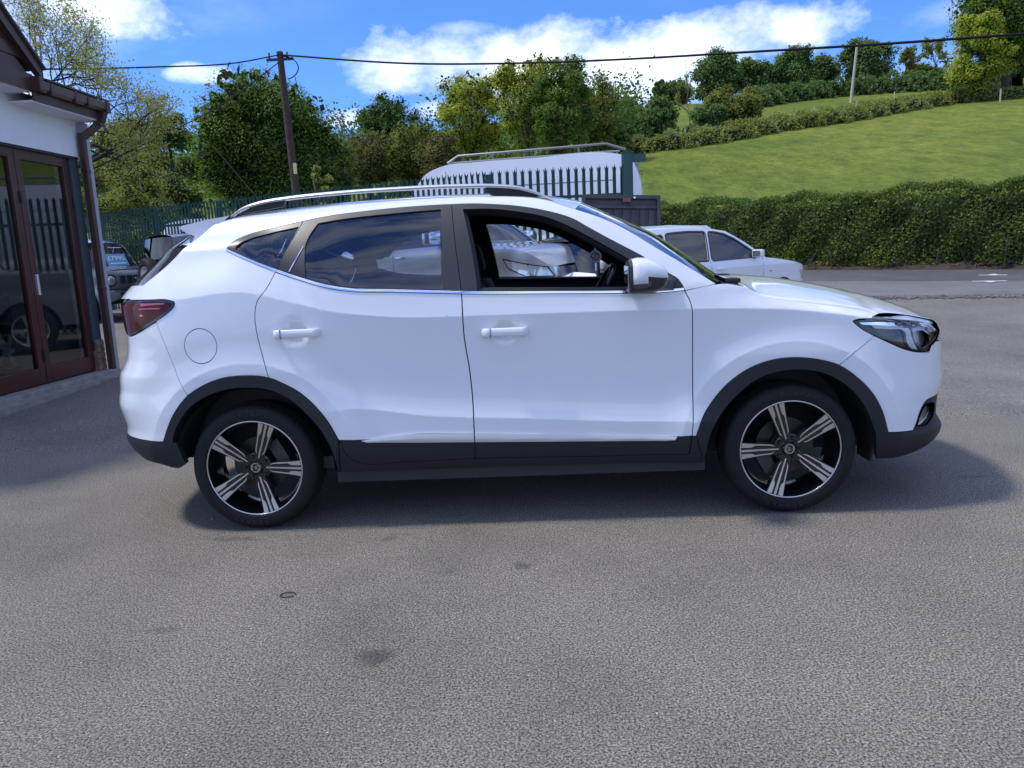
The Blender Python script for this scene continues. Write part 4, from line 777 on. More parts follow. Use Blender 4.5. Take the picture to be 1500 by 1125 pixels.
def sheet(name, poly, m, dz, kind='structure'):
    """flat-laid sheet following the slope of the yard"""
    q = np.asarray(poly, float); gx, gy = np.meshgrid(np.arange(q[:, 0].min(), q[:, 0].max(), 3.0), np.concatenate([[.9], np.arange(q[:, 1].min() + .5, q[:, 1].max(), 3.0)])); gpt = np.stack([gx.ravel(), gy.ravel()], 1)
    gpt = gpt[inside(gpt, q)]; vs = [Vector(p) for p in q] + [Vector(p) for p in gpt]; r = delaunay_2d_cdt(vs, [(i, (i + 1) % len(q)) for i in range(len(q))], [], 1, 1e-6)
    v = np.array([p[:] for p in r[0]]); o = obj(name, np.stack([v[:, 0], v[:, 1], base_z(v[:, 1]) + dz], 1), [f if (v[f[1]] - v[f[0]])[0] * (v[f[2]] - v[f[0]])[1] - (v[f[1]] - v[f[0]])[1] * (v[f[2]] - v[f[0]])[0] > 0 else f[::-1] for f in r[2]], m)
    return tag(o, kind=kind) if kind else o
near_e = [(4.2, 10.2), (5.18, 9.87), (8.19, 8.82), (14, 6.7), (24, 3.0), (50, -7)]; far_e = [(4.2, 21.8), (7.51, 18.2), (9.28, 16.52), (11.65, 14.59), (16, 11.2), (26, 4.2), (52, -5.5)]; mid_e = [(4.2, 16.2), (6.57, 13.85), (9.89, 11.65), (15, 8.6), (25, 3.6), (51, -6.2)]
sheet('yard', [(-45, -45), (50, -45), (50, .8)] + [(50, -7)] * 0 + [(50, -7.0)][:0] + [p for p in near_e[::-1] if p[0] < 40] + [(4.2, 24.5), (-45, 24.5)], M_ASPH, 0)
sheet('road', near_e + far_e[::-1], M_ROAD, .004); sheet('road_strip', mid_e + far_e[::-1], M_ROAD2, .008)
M_LINE = mat('road_paint', (.62, .62, .60), .6, noise=(9, .25))
for (a, b_, c_, w_) in (((9.95, 13.42), (10.40, 13.12), .13, .065), ((9.0, 11.92), (9.56, 11.66), -.12, .065)):
    a, b_ = np.array(a), np.array(b_); d = (b_ - a) / np.linalg.norm(b_ - a); n = np.array([-d[1], d[0]]); m_ = (a + b_) / 2; L_ = np.linalg.norm(b_ - a)
    P_ = [a - n * w_, a + n * w_] + ([m_ - d * L_ * .2 + n * w_, m_ + n * (w_ + .34), m_ + d * L_ * .2 + n * w_] if c_ > 0 else []) + [b_ + n * w_, b_ - n * w_] + ([m_ + d * L_ * .2 - n * w_, m_ - n * (w_ + .28), m_ - d * L_ * .2 - n * w_] if c_ < 0 else [])
    sheet('road_marking', P_, M_LINE, .012)
# a dropped ring on the yard
mb = MB(); mb.tube([(-.905 + .030 * math.cos(t), -1.64 + .022 * math.sin(t), .004) for t in np.linspace(0, 2 * math.pi * .93, 24)], .0022, 5); tag(mb.build('rubber_ring', mat('ring_black', (.02, .02, .02), .6), None, True), 'tiny black rubber ring lying on the asphalt in front of the rear wheel', 'ring')
# loose pale chippings on the yard and along the edge of the road: far too many to count
def pebbles(name, pts, m, szs):
    V = []; F = []; rr = np.random.default_rng(3)
    ico = np.array([(0, 0, 1), (.9, 0, .3), (.28, .85, .3), (-.72, .52, .3), (-.72, -.52, .3), (.28, -.85, .3), (0, 0, -.4)]); fc = [(0, 1, 2), (0, 2, 3), (0, 3, 4), (0, 4, 5), (0, 5, 1), (6, 2, 1), (6, 3, 2), (6, 4, 3), (6, 5, 4), (6, 1, 5)]
    for (x, y), s in zip(pts, szs):
        a = rr.uniform(0, 6.28); q = ico * rr.uniform(.6, 1.3, (7, 3)) * s; ca, sa = math.cos(a), math.sin(a); q = np.stack([q[:, 0] * ca - q[:, 1] * sa, q[:, 0] * sa + q[:, 1] * ca, q[:, 2] * .7], 1) + np.array([x, y, float(base_z(y)) + s * .25 + .006]); n = len(V); V += [tuple(p) for p in q]; F += [tuple(i + n for i in f) for f in fc]
    o = obj(name, V, F, m); return tag(o, kind='stuff')
rr = np.random.default_rng(11)
n = 520; py = rr.uniform(-3.6, 8, n); pxs = rr.uniform(-5, 7, n); o = pebbles('loose_chippings', np.stack([pxs, py], 1), mat('chippings', (.46, .45, .42), .8, noise=(9, .4)), rr.uniform(.0022, .0052, n)); o['label'] = 'scattered pale stone chippings on the yard asphalt'; o['category'] = 'gravel'
n = 2600; t = rr.uniform(0, 1, n); ex = 4.3 + 9 * t; ey = np.interp(ex, [p[0] for p in near_e], [p[1] for p in near_e]) + rr.normal(-.22, .14, n); o = pebbles('edge_gravel', np.stack([ex, ey], 1), mat('edge_gravel', (.13, .12, .11), .9, noise=(7, .55)), rr.uniform(.012, .035, n)); o['label'] = 'line of loose broken gravel along the near edge of the road'; o['category'] = 'gravel'
sheet('road_edge', [(x, y - .03) for x, y in near_e] + [(x, y + .16) for x, y in near_e[::-1]], mat('edge_dirt', (.075, .055, .042), .95, noise=(5, .5)), .014)
# ---------------------------------------------------------------- showroom on the left
M_RENDER = mat('white_render', (.74, .75, .77), .7, noise=(3, .05), bump=(60, .05)); M_BROWN = mat('brown_upvc', (.060, .030, .024), .35, noise=(6, .15)); M_FRM = mat('mahogany_frame', (.055, .012, .012), .32, coat=.2); M_CONC = mat('concrete', (.25, .235, .21), .9, noise=(7, .35), bump=(40, .3)); M_POST = mat('grey_post', (.055, .075, .085), .5); M_PIPE = mat('lilac_sky_sheen', (.36, .33, .40), .45)
bld = empty('showroom', (-5.15, 4.57, .09)); tag(bld, 'white rendered showroom with brown gutter and dark red glazed doors, at the left edge', 'building')
BX = -.0
def bb(name, m, *boxes, parent=bld, b=0.0, sm=False):
    mb = MB()
    for q in boxes: mb.box(*q, b)
    return mb.build(name, m, parent, sm)
wl_ = bb('wall', M_RENDER, (-.20, 0, -4.6, 0, 2.53, 3.08), (-.22, -.02, -4.6, -2.85, 0, 2.53))
bb('rear_wall', M_RENDER, (-9, -.2, -.2, -.02, 0, 3.0), (-9.2, -9, -4.6, 0, 0, 3.0), (-9, -.2, -4.6, -4.42, 0, 3.0))
bb('plinth', M_CONC, (-.25, .13, -4.6, .03, -.12, .055), b=.01); bb('step', M_CONC, (-.2, .30, -4.6, .10, -.15, .012))
bb('post', M_POST, (-.14, -.03, -.165, -.01, .42, 2.53)); bb('post_base', mat('brick_base', (.22, .14, .10), .9, noise=(14, .4)), (-.15, -.02, -.17, -.005, .05, .42))
# brick courses at the foot of the post
for r_ in range(5):
    for k in range(2): bb('brick', MATS['brick_base'], (-.016, -.004, -.168 + k * .082 + (.03 if r_ % 2 else 0) * (1 if k else 0), -.095 + k * .082, .065 + r_ * .07, .125 + r_ * .07), b=.003)
bb('downpipe_sky_face', M_PIPE, (-.02, .085, .026, .105, .05, 2.92), b=.006)  # lilac strip: sky reflection on the downpipe's right face, put in as colour
dp = bb('downpipe', M_BROWN, (.027, .095, -.045, .02, .06, 2.80), (.022, .10, -.05, .025, 1.0, 1.04), (.022, .10, -.05, .025, 2.35, 2.40), b=.008)
mb = MB(); mb.bar((.06, -.01, 2.74), (.25, .05, 2.90), .075, .07); mb.bar((.25, .05, 2.87), (.25, .05, 2.94), .085, .085, (1, 0, 0)); mb.bar((.27, .05, 2.93), (.31, .06, 3.04), .08, .08, (1, 0, 0)); mb.build('elbow', M_BROWN, dp)
leafs = [(-1.09, -.18), (-2.0, -1.09), (-2.85, -2.0)]
for i, (a, c) in enumerate(leafs):
    d_ = bb('door', M_FRM, (-.11, -.045, a + .004, a + .10, .07, 2.52), (-.11, -.045, c - .10, c - .004, .07, 2.52), (-.11, -.045, a + .10, c - .10, .07, .24), (-.11, -.045, a + .10, c - .10, 2.40, 2.52), b=.006)
    obj('door_glass', [(-.075, a + .09, .23), (-.075, c - .09, .23), (-.075, c - .09, 2.41), (-.075, a + .09, 2.41)], [(0, 1, 2, 3)], glass('showroom_glass', (.55, .60, .60), 1.75), d_)
    bb('door_handle', M_SATIN, (-.044, -.012, a + .035, a + .065, 1.0, 1.22), b=.006, parent=d_) if i < 2 else None
    bb('hinge', M_DARK, (-.044, -.028, c - .012, c + .012, .30, .42), (-.044, -.028, c - .012, c + .012, 1.95, 2.07), parent=d_)
bb('lintel', M_DARK, (-.13, -.012, -2.85, -.01, 2.505, 2.528))
bb('showroom_floor', mat('floor_tile', (.16, .16, .165), .25, noise=(2, .2)), (-9, -.24, -4.4, -.2, -.03, .03)); bb('ceiling', M_RENDER, (-9, -.2, -4.4, -.2, 2.9, 2.95)); bb('roof_deck', mat('roof_felt', (.05, .05, .055), .9), (-9.1, -.25, -4.7, -.02, 3.09, 3.14))
# eaves: white soffit, brown fascia, gutter in two lengths, end cap; boarded gable over the doors
bb('soffit', M_RENDER, (-.02, .25, -1.12, .10, 2.93, 2.95)); bb('soffit', M_RENDER, (-.02, .25, -4.6, -1.125, 3.02, 3.04))
bb('fascia', M_BROWN, (.25, .272, -1.12, .10, 2.945, 3.10))
for a, c in ((-1.10, -.53), (-.52, .06)):
    mb = MB(); mb.prism([(.274, 3.045), (.31, 3.035), (.352, 3.06), (.362, 3.135), (.350, 3.135), (.340, 3.075), (.31, 3.05), (.287, 3.06), (.287, 3.135), (.274, 3.135)], 'y', a, c); mb.build('gutter', mat('gutter_brown', (.115, .085, .085), .3), bld)
bb('gutter_union', M_BROWN, (.270, .368, -.545, -.505, 3.03, 3.142), b=.004); bb('gutter_end', M_BROWN, (.262, .372, .05, .125, 3.02, 3.142), b=.006); bb('gutter_end', M_BROWN, (.262, .378, -1.155, -1.095, 3.03, 3.165), b=.006)
for yb in (-.95, -.30): bb('gutter_bracket', M_BROWN, (.268, .366, yb - .012, yb + .012, 3.028, 3.138))
pit = .80; yr = -2.85; zr = 3.27 + (-1.12 - yr) * pit
bb('gable_beam', M_BROWN, (.255, .285, -4.58, -1.12, 3.03, 3.19))
for k in range(11):
    z0 = 3.195 + k * .13; dy = max(.03, (z0 - 3.27) / pit); ya, yb = -4.58 + dy, -1.12 - dy; dt = .122 / pit
    if yb - ya < .3: break
    mb = MB(); mb.prism([(ya, z0), (yb, z0), (yb - dt, z0 + .122), (ya + dt, z0 + .122)], 'x', .235, .258 + .006 * (k % 2)); mb.build('gable_board', M_BROWN, bld)
for sg_ in (1, -1):
    def Y_(y): return y if sg_ > 0 else 2 * yr - y
    mb = MB(); mb.prism([(Y_(-1.02), 3.17), (Y_(-1.02), 3.27), (Y_(yr), zr + .18), (Y_(yr), zr)], 'x', .262, .325); mb.build('bargeboard', M_BROWN, bld)
    mb = MB(); mb.prism([(Y_(-.98), 3.255), (Y_(-.98), 3.285), (Y_(yr), zr + .225), (Y_(yr), zr + .19)], 'x', -5.0, .35); mb.build('gable_roof', mat('dark_tile', (.055, .050, .050), .75, noise=(8, .3)), bld)
p2_ = .30
mb = MB(); mb.prism([(.33, 3.06), (.33, 3.145), (-4.6, 3.145 + 4.93 * p2_), (-4.6, 3.06 + 4.93 * p2_)], 'y', -1.0, .10); mb.build('roof_slab', M_BROWN, bld)
for k in range(9):
    x1 = .36 - k * .27; z1 = 3.150 + (.36 - x1) * p2_
    for j in range(4):
        ya = -1.0 + j * .33 - (.16 if k % 2 else 0); yb = min(ya + .325, .13); ya = max(ya, -1.0)
        if yb - ya < .05: continue
        mb = MB(); mb.add([(x1, ya, z1), (x1 - .32, ya, z1 + .32 * p2_), (x1 - .32, yb, z1 + .32 * p2_), (x1, yb, z1), (x1, ya, z1 + .020), (x1 - .32, ya, z1 + .32 * p2_ + .008), (x1 - .32, yb, z1 + .32 * p2_ + .008), (x1, yb, z1 + .020)], [(0, 1, 2, 3), (7, 6, 5, 4), (0, 4, 5, 1), (1, 5, 6, 2), (2, 6, 7, 3), (3, 7, 4, 0)]); mb.build('roof_tile', MATS['dark_tile'], bld)
mb = MB(); mb.prism([(.02, 2.95), (.02, 3.10), (-9, 3.10)], 'y', -.02, .0); mb.build('verge', M_BROWN, bld)
# ---------------------------------------------------------------- palisade fence
M_GREEN = mat('fence_green', (.008, .068, .056), .42, noise=(3, .2))
def PZ(px_, z_): return CAM.x + (px_ - 750) / 1127 * z_
# fence line: survey in camera-forward coordinates (lateral, ahead)
def cw_(lat, ahead): f2 = Vector((math.sin(YAW), math.cos(YAW), 0)); r2 = Vector((math.cos(YAW), -math.sin(YAW), 0)); p = Vector((CAM.x, CAM.y, 0)) + f2 * ahead + r2 * lat; return np.array([p.x, p.y])
posts = [cw_(-.23 + k * -1.971, 13 + k * 1.34) for k in range(7)]; right = [cw_(-.23, 13.0), cw_(2.02, 13.0)]
mb = MB(); PW = .058; HT = 2.42
# one pale: a shallow W section with a three-pointed, outward-bent top
sec = [(-PW / 2, 0), (-PW / 2 + .012, -.016), (0, -.006), (PW / 2 - .012, -.016), (PW / 2, 0)]
V = []; F = []
lv = [(0, 0, 1), (2.20, 0, 1), (2.30, -.012, .9), (2.36, -.03, .55)]
for z_, bend, k in lv: V += [(x * k, y + bend, z_) for x, y in sec]; 
V += [(0, -.05, HT), (-PW / 2 * 1.25, .0, HT - .02), (PW / 2 * 1.25, 0, HT - .02)]
for i in range(3):
    for j in range(4): F.append((i * 5 + j, i * 5 + j + 1, (i + 1) * 5 + j + 1, (i + 1) * 5 + j))
F += [(15, 16, 17, 20), (17, 18, 19, 20), (10, 21, 15), (14, 19, 22)]
pale_me = None
def fence(name, pts, label, endpost=True, pitch=.119, first=0):
    global pale_me
    root = empty(name, (*pts[0], float(base_z(pts[0][1])))); tag(root, label, 'fence', 'green palisade fences')
    o3 = Vector(root.location); npale = 0
    for k, p in enumerate(pts):
        if k < first or (k == len(pts) - 1 and not endpost): continue
        z_ = float(base_z(p[1])); mb = MB(); mb.box(p[0] - o3.x - .05, p[0] - o3.x + .05, p[1] - o3.y + .02, p[1] - o3.y + .10, z_ - o3.z - .1, z_ - o3.z + 2.40, .006); mb.build('post', M_GREEN, root)
    for a, b in zip(pts[:-1], pts[1:]):
        a, b = np.array(a), np.array(b); L_ = np.linalg.norm(b - a); ang = math.atan2(*(b - a)[::-1]); flip = 0 if math.cos(ang) > 0 else math.pi
        za, zb = float(base_z(a[1])), float(base_z(b[1]))
        for hz in (.45, 1.98):
            mb = MB(); mb.bar(Vector((*a, za + hz)) - o3, Vector((*b, zb + hz)) - o3, .045, .045); mb.build('rail', M_GREEN, root)
        n = int(L_ / pitch)
        for i in range(n):
            t = (i + .5) / n; p = a + (b - a) * t; z_ = za + (zb - za) * t
            if pale_me is None: o = obj('pale', V, F, M_GREEN, root); pale_me = o.data
            else: o = bpy.data.objects.new('pale', pale_me); COL.objects.link(o); o.parent = root
            nrm = np.array([(b - a)[1], -(b - a)[0]]) / L_; nrm = nrm if nrm[1] < 0 else -nrm
            o.location = Vector((p[0] + nrm[0] * .03, p[1] + nrm[1] * .03, z_ + .04)) - o3; o.rotation_euler = (0, 0, ang + flip)
    return root
fence('palisade_fence', posts, 'long green steel palisade fence running back to the trees on the left')
fence('palisade_fence', right, 'short green palisade fence section in front of the white van with roof rack', False, .119, 1)
gp = cw_(2.05, 13.0); z_ = float(base_z(gp[1])); gpo = empty('gate_post', (*gp, z_)); tag(gpo, 'thick green steel gate post with hooked arm on top beside the hedge', 'gate post')
mb = MB(); mb.box(-.085, .085, -.085, .085, -.1, 2.62, .006); mb.build('post', M_GREEN, gpo); mb = MB(); mb.box(.086, .30, -.05, .05, 2.48, 2.60, .006); mb.build('arm', M_GREEN, gpo); mb = MB(); mb.box(-.095, .095, -.095, .095, 2.621, 2.635, .003); mb.build('cap', M_GREEN, gpo)
for hz in (.9, 1.85): mb = MB(); mb.box(-.02, .02, -.11, -.086, hz, hz + .06, .004); mb.build('bolt', M_SATIN, gpo)
# ---------------------------------------------------------------- telegraph pole, wires, field pole
M_WOOD = mat('pole_wood', (.055, .030, .024), .85, noise=(6, .35)); M_WIRE = mat('wire', (.008, .008, .010), .7, spec=.2)
tp = px_at(437, 272, 26); tz = float(H(tp.x, tp.y)); top_ = px_at(420, 84, 26.0); pol = empty('telegraph_pole', (tp.x, tp.y, tz)); tag(pol, 'dark wooden telegraph pole with cables, rising behind the fence', 'telegraph pole')
tv = Vector((top_.x - tp.x, 0, top_.z - tz)); bot = Vector((0, 0, -.5))
mb = MB(); mb.tube([bot + (tv - bot) * k for k in np.linspace(0, 1, 9)], [.155 - .05 * k for k in np.linspace(0, 1, 9)], 14); mb.build('pole', M_WOOD, pol, True, 60)
mb = MB(); mb.box(tv.x - .45, tv.x + .45, -.06, .0, tv.z - .28, tv.z - .20); mb.build('bracket', M_DARK, pol)
sg = (px_at(433, 246, 25.8) - Vector(pol.location)); mb = MB(); mb.box(sg.x - .06, sg.x + .06, -.185, -.165, sg.z - .20, sg.z + .15, .003); mb.build('warning_plate', mat('plate_amber', (.62, .52, .20), .6), pol)
mb = MB()
for k in range(3): mb.tube([(tv.x - .30 + .3 * k - .05, -.03, tv.z - .2), (tv.x - .3 + .3 * k - .05, -.03, tv.z - .02)], .035, 8)
mb.build('insulator', mat('insulator', (.10, .09, .09), .3), pol)
def wire(name, pts, r, label, sag=0.0, parts=14):
    P_ = []
    for a, b in zip(pts[:-1], pts[1:]):
        a, b = Vector(a), Vector(b)
        for k in range(parts): t = k / parts; P_.append(a + (b - a) * t - Vector((0, 0, sag * 4 * t * (1 - t))))
    P_.append(Vector(pts[-1])); mb = MB(); mb.tube(P_, r, 6); o = mb.build(name, M_WIRE, None, True); return tag(o, label, 'cable', 'overhead cables')
T0 = Vector(pol.location) + tv + Vector((0, -.03, -.1))
c1 = crv([np.array(T0), np.array(px_at(600, 93, 24)), np.array(px_at(760, 92.5, 22.5)), np.array(px_at(900, 87.5, 21)), np.array(px_at(1100, 76, 19)), np.array(px_at(1300, 64, 17.5)), np.array(px_at(1560, 45, 16))], .6)
wire('overhead_cable', [tuple(p) for p in c1], .030, 'thick black cable crossing the sky from the pole to the right edge', 0, 1)
c2 = crv([np.array(T0), np.array(px_at(330, 94, 23)), np.array(px_at(230, 98, 21)), np.array(px_at(100, 101, 18)), np.array(px_at(-60, 101, 15))], .6); wire('overhead_cable', [tuple(p) for p in c2], .022, 'black cable from the pole top to the left across the sparse tree', 0, 1)
c3 = crv([np.array(T0 + Vector((0, 0, -.2))), np.array(px_at(330, 150, 22)), np.array(px_at(230, 202, 18)), np.array(px_at(125, 252, 14.5)), np.array(px_at(60, 280, 12.5))], .6); wire('overhead_cable', [tuple(p) for p in c3], .016, 'thin cable slanting down from the pole top towards the showroom corner', 0, 1)
wire('stay_wire', [tuple(px_at(432, 112, 26)), tuple(px_at(470, 278, 27))], .012, 'thin stay wire dropping to the right of the telegraph pole', 0, 2); wire('stay_wire', [tuple(px_at(315, 217, 30)), tuple(px_at(382, 296, 27))], .016, 'short dark stay wire in front of the big oak', 0, 2)
wire('far_cable', [tuple(px_at(255, 255, 34)), tuple(px_at(500, 222, 36)), tuple(px_at(640, 200, 40))], .014, 'faint thin cable hanging across the dark trees', .25, 8)
for k in range(1): pass
loop_ = [T0 + Vector((.1 + .5 * math.sin(t), -.05, -.15 - .28 + .36 * math.cos(t))) for t in np.linspace(0, 2.9, 14)]; mb = MB(); mb.tube(loop_, .018, 6); mb.build('cable_loop', M_WIRE, None, True); o = bpy.data.objects['cable_loop']; o.parent = pol; o.matrix_parent_inverse = Matrix.Translation(-Vector(pol.location))
fp = px_hit(1246, 150); o = empty('field_pole', tuple(fp)); tag(o, 'pale slim pole standing on the hillside hedge line under the skyline trees', 'pole'); dd = (fp - CAM).dot(fw); tpz = px_at(1250, 68, dd); mb = MB(); mb.tube([(0, 0, -.3), (tpz.x - fp.x, 0, tpz.z - fp.z)], [.17, .13], 10); mb.build('pole', mat('pale_wood', (.42, .39, .34), .8), o, True)
mb = MB(); mb.box(tpz.x - fp.x - .3, tpz.x - fp.x + .3, -.05, .05, tpz.z - fp.z - .2, tpz.z - fp.z - .05); mb.build('crossarm', M_WOOD, o)
# ---------------------------------------------------------------- other vehicles
def small_wheel(r, w, rim, parent, loc, rz, spokes=5):
    mb = MB(); mb.lathe([(rim, -w / 2), (rim + .01, -w / 2 - .006), (r * .90, -w / 2 - .004), (r * .975, -w * .40), (r, -w * .25), (r, w * .25), (r * .975, w * .4), (r * .9, w / 2 + .004), (rim, w / 2)], 40)
    wh = mb.build('wheel', M_RUB, parent, True, 40); wh.location = loc; wh.rotation_euler = (0, 0, rz)
    mb = MB(); mb.lathe([(rim, -w / 2), (rim - .012, -w / 2 + .004), (rim - .03, -w / 2 + .05), (rim - .03, w / 2)], 40); mb.lathe([(0, -w / 2 + .03), (.06, -w / 2 + .03), (.07, -w / 2 + .06)], 20)
    for k in range(spokes):
        a = 2 * math.pi * k / spokes; mb.bar((.03 * math.cos(a), -w / 2 + .035, .03 * math.sin(a)), ((rim - .015) * math.cos(a), -w / 2 + .02, (rim - .015) * math.sin(a)), .05, .025, (0, 1, 0))
    mb.build('rim', M_SATIN, wh, True, 40); return wh
def bgcar(name, label, cat, loc, rz, paint, half, belt, prof, wins, wheels, trim=M_FRAME, tumble=.36, sill=.25, glass_m=None, plan=(2.6, 3.2), group=None, arch=1.16, flank=.012, dome=.25):
    """a parked vehicle: prof = [(part name, material, [(x, z) from nose over the roof to the tail])]; flanks are cut to that outline with openings for windows and wheel arches"""
    root = empty(name, loc, rz); tag(root, label, cat, group)
    allp = [p for _, _, q in prof for p in q]; xF = max(p[0] for p in allp); xR = min(p[0] for p in allp)
    def w(x, z):
        x = np.asarray(x, float); z = np.asarray(z, float); b = np.interp(x, [p[0] for p in belt], [p[1] for p in belt])
        y = half - .035 * np.clip((.55 - z) / .3, 0, 1) ** 2 - flank * np.exp(-((z - b + .32) / .12) ** 2) - .03 * np.clip((z - b + .12) / .12, 0, 1) ** 2 - tumble * np.clip(z - b, 0, 9) - dome * np.clip(z - b - .25, 0, 9) ** 2
        x0, x1 = xF - .75, xR + .75; u = np.clip((x - x0) / (xF + .02 - x0), 0, .999); v = np.clip((x1 - x) / (x1 - xR + .02), 0, .999)
        return y * (1 - u ** plan[1]) ** (1 / plan[0]) * (1 - v ** plan[1] * .75) ** (1 / plan[0])
    mp = lambda x, z: (x, w(x, z), z)
    out = [np.array(allp[0])]
    for _, _, q in prof: out += list(crv(q, .05)[0 if len(out) == 1 else 1:])
    top = np.array(out)
    def arch_pts(xc, r):
        R_ = r * arch; a0 = math.asin(max(-1, min(1, (sill - r) / R_))); return [(xc + R_ * math.cos(a), r + R_ * math.sin(a)) for a in np.linspace(math.pi - a0, a0, 18)]
    lowpts = []
    for xc, r in sorted(wheels): lowpts += arch_pts(xc, r)
    L = loop(top, line([tuple(top[-1]), lowpts[0]], .1)[1:], np.array(lowpts), line([lowpts[-1], tuple(top[0])], .1)[1:])
    holes = [loop(crv(q + [q[0]], .06)[:-1]) if cv else loop(line(list(q) + [q[0]], .06)[:-1]) for q, cv in wins]
    for sd in (-1, 1):
        bs = panel('body_side', [L] + holes, mp, paint, root, .07, .03, 0, None, sd)
        for h in holes:
            panel('window', [offset(h, -.004)], lambda x, z: (x, w(x, z) - .008, z), glass_m or MATS['bg_glass'], bs, .15, 0, 0, None, sd)
            panel('window_trim', [offset(h, -.022), h], lambda x, z: (x, w(x, z) + .004, z), trim, bs, .15, .01, 0, None, sd)
        for xc, r in wheels:
            small_wheel(r, .21, r * .66, root, (xc, sd * (half - .125), r), 0 if sd < 0 else math.pi)
            mb = MB(); V = []; F = []
            for i in range(15):
                a = math.pi * i / 14
                for rr_, yy in ((r * arch, half - .012), (r * arch, half - .30), (.05, half - .30)): V.append((xc + rr_ * math.cos(a), sd * yy, r + rr_ * math.sin(a)))
            for i in range(14):
                for k in range(2): F.append((i * 3 + k, i * 3 + k + 1, (i + 1) * 3 + k + 1, (i + 1) * 3 + k))
            mb.add(V, F); mb.build('wheel_well', M_DARK, root)
    for nm_, m_, q in prof:
        c = crv(q, .05); e = np.stack([c[:, 0], w(c[:, 0], c[:, 1]), c[:, 1]], 1)
        t = np.gradient(c, axis=0); n = np.stack([t[:, 1], -t[:, 0]], 1); n /= np.linalg.norm(n, axis=1, keepdims=True); n *= np.where((n[:, 0:1] * np.sign(c[:, 0:1]) + n[:, 1:2] * 1.2) < 0, -1, 1)
        loft(nm_, e, c + n * .055, m_, root, 20, 2.6)
    mb = MB(); mb.box(xR + .25, xF - .25, -half + .32, half - .32, sill - .04, sill + .12); mb.box(xR + .5, xF - .9, -half + .15, half - .15, sill + .1, sill + .45); mb.build('underbody', M_DARK, root)
    root['w'] = 0; del root['w']
    return root, w
glass('bg_glass', (.16, .18, .20), 1.7)
def rnd(q, r=.035):
    """a polygon with its corners rounded off"""
    out = []; n = len(q)
    for i in range(n):
        p = np.array(q[i]); a = np.array(q[i - 1]) - p; b = np.array(q[(i + 1) % n]) - p; la, lb = np.linalg.norm(a), np.linalg.norm(b); k = min(r, la * .45, lb * .45); p0, p1 = p + a / la * k, p + b / lb * k
        out += [tuple((1 - t) ** 2 * p0 + 2 * t * (1 - t) * p + t * t * p1) for t in (0, .33, .67, 1)]
    return out
def lamp(root, w, poly, m, name='headlight', off=.004, sds=(-1, 1)):
    for sd in sds: panel(name, [loop(line(poly + [poly[0]], .05)[:-1])], lambda x, z: (x, w(x, z) + off, z), m, root, .05, .02, 0, None, sd)
def mirror(root, x, y, z, m, s=1.0):
    for sd in (-1, 1):
        mb = MB(); mb.box(x - .05 * s, x + .06 * s, *sorted((sd * (y + .03), sd * (y + .23 * s))), z - .06 * s, z + .075 * s, .028 * s); o = mb.build('door_mirror', m, root, True, 50)
        mb = MB(); mb.box(x - .055 * s, x - .051 * s, *sorted((sd * (y + .05), sd * (y + .21 * s))), z - .04 * s, z + .055 * s); mb.build('mirror_glass', MATS['mirror'], o); mb = MB(); mb.box(x - .01, x + .05, *sorted((sd * (y - .04), sd * (y + .05))), z - .06, z - .02); mb.build('mirror_arm', M_FRAME, o)
M_WHT = mat('white_body', (.78, .79, .80), .35, coat=.8); M_SLV = mat('silver_body', (.46, .47, .49), .30, .75, coat=1.0); M_GRY = mat('dark_grey_body', (.13, .135, .145), .35, .25, coat=1.0); M_LAMP = mat('lamp_glass', (.55, .57, .60), .08, .6, coat=1)
M_BLU = mat('blue_grey_body', (.06, .085, .125), .3, .3, coat=1)
# white estate car, seen from its rear quarter beyond the bonnet
ang = R(40.4); ctr = np.array([1.936, 6.354])
S = M_WHT
prof = [('front_bumper', S, [(2.28, .24), (2.34, .42), (2.31, .60)]), ('grille', M_GLOSSB, [(2.31, .60), (2.27, .74)]), ('bonnet', S, [(2.27, .74), (2.05, .83), (1.6, .93), (1.02, 1.00)]), ('windscreen', MATS['bg_glass'], [(1.02, 1.0), (.62, 1.23), (.26, 1.395)]), ('roof', S, [(.26, 1.395), (-.2, 1.445), (-.8, 1.45), (-1.4, 1.425), (-1.82, 1.385)]), ('rear_window', MATS['bg_glass'], [(-1.82, 1.385), (-2.02, 1.18), (-2.20, .93)]), ('tailgate', S, [(-2.20, .93), (-2.27, .87), (-2.28, .70)]), ('rear_bumper', S, [(-2.28, .70), (-2.33, .60), (-2.28, .25)])]
wins = [(rnd([(.86, 1.03), (.62, 1.16), (.40, 1.275), (.20, 1.348), (.02, 1.376), (-.12, 1.384), (-.21, 1.015)]), False), (rnd([(-.29, 1.015), (-.20, 1.386), (-.55, 1.392), (-.85, 1.382), (-1.00, 1.368), (-1.06, 1.03)]), False), (rnd([(-1.13, 1.035), (-1.08, 1.358), (-1.30, 1.332), (-1.52, 1.282), (-1.70, 1.20), (-1.84, 1.09)]), False)]
au, w = bgcar('estate_car', 'white estate car with roof bars parked behind the bonnet of the white SUV', 'car', (*ctr, .125), ang, S, .91, [(-2.4, 1.02), (2.4, .98)], prof, wins, [(1.42, .325), (-1.40, .325)])
au.scale = (.953,) * 3; mirror(au, .72, .84, 1.06, S, .82); lamp(au, w, [(1.85, .80), (2.2, .72), (2.22, .62), (1.95, .66)], M_LAMP); lamp(au, w, [(-1.95, .98), (-2.2, .97), (-2.22, .80), (-2.0, .80)], M_RED, 'tail_light')
for sd in (-1, 1):
    mb = MB(); mb.tube([(.10, sd * .62, 1.415), (0, sd * .62, 1.462), (-.8, sd * .62, 1.478), (-1.5, sd * .60, 1.45), (-1.6, sd * .60, 1.405)], .018, 8); mb.build('roof_bar', M_SATIN, au, True)
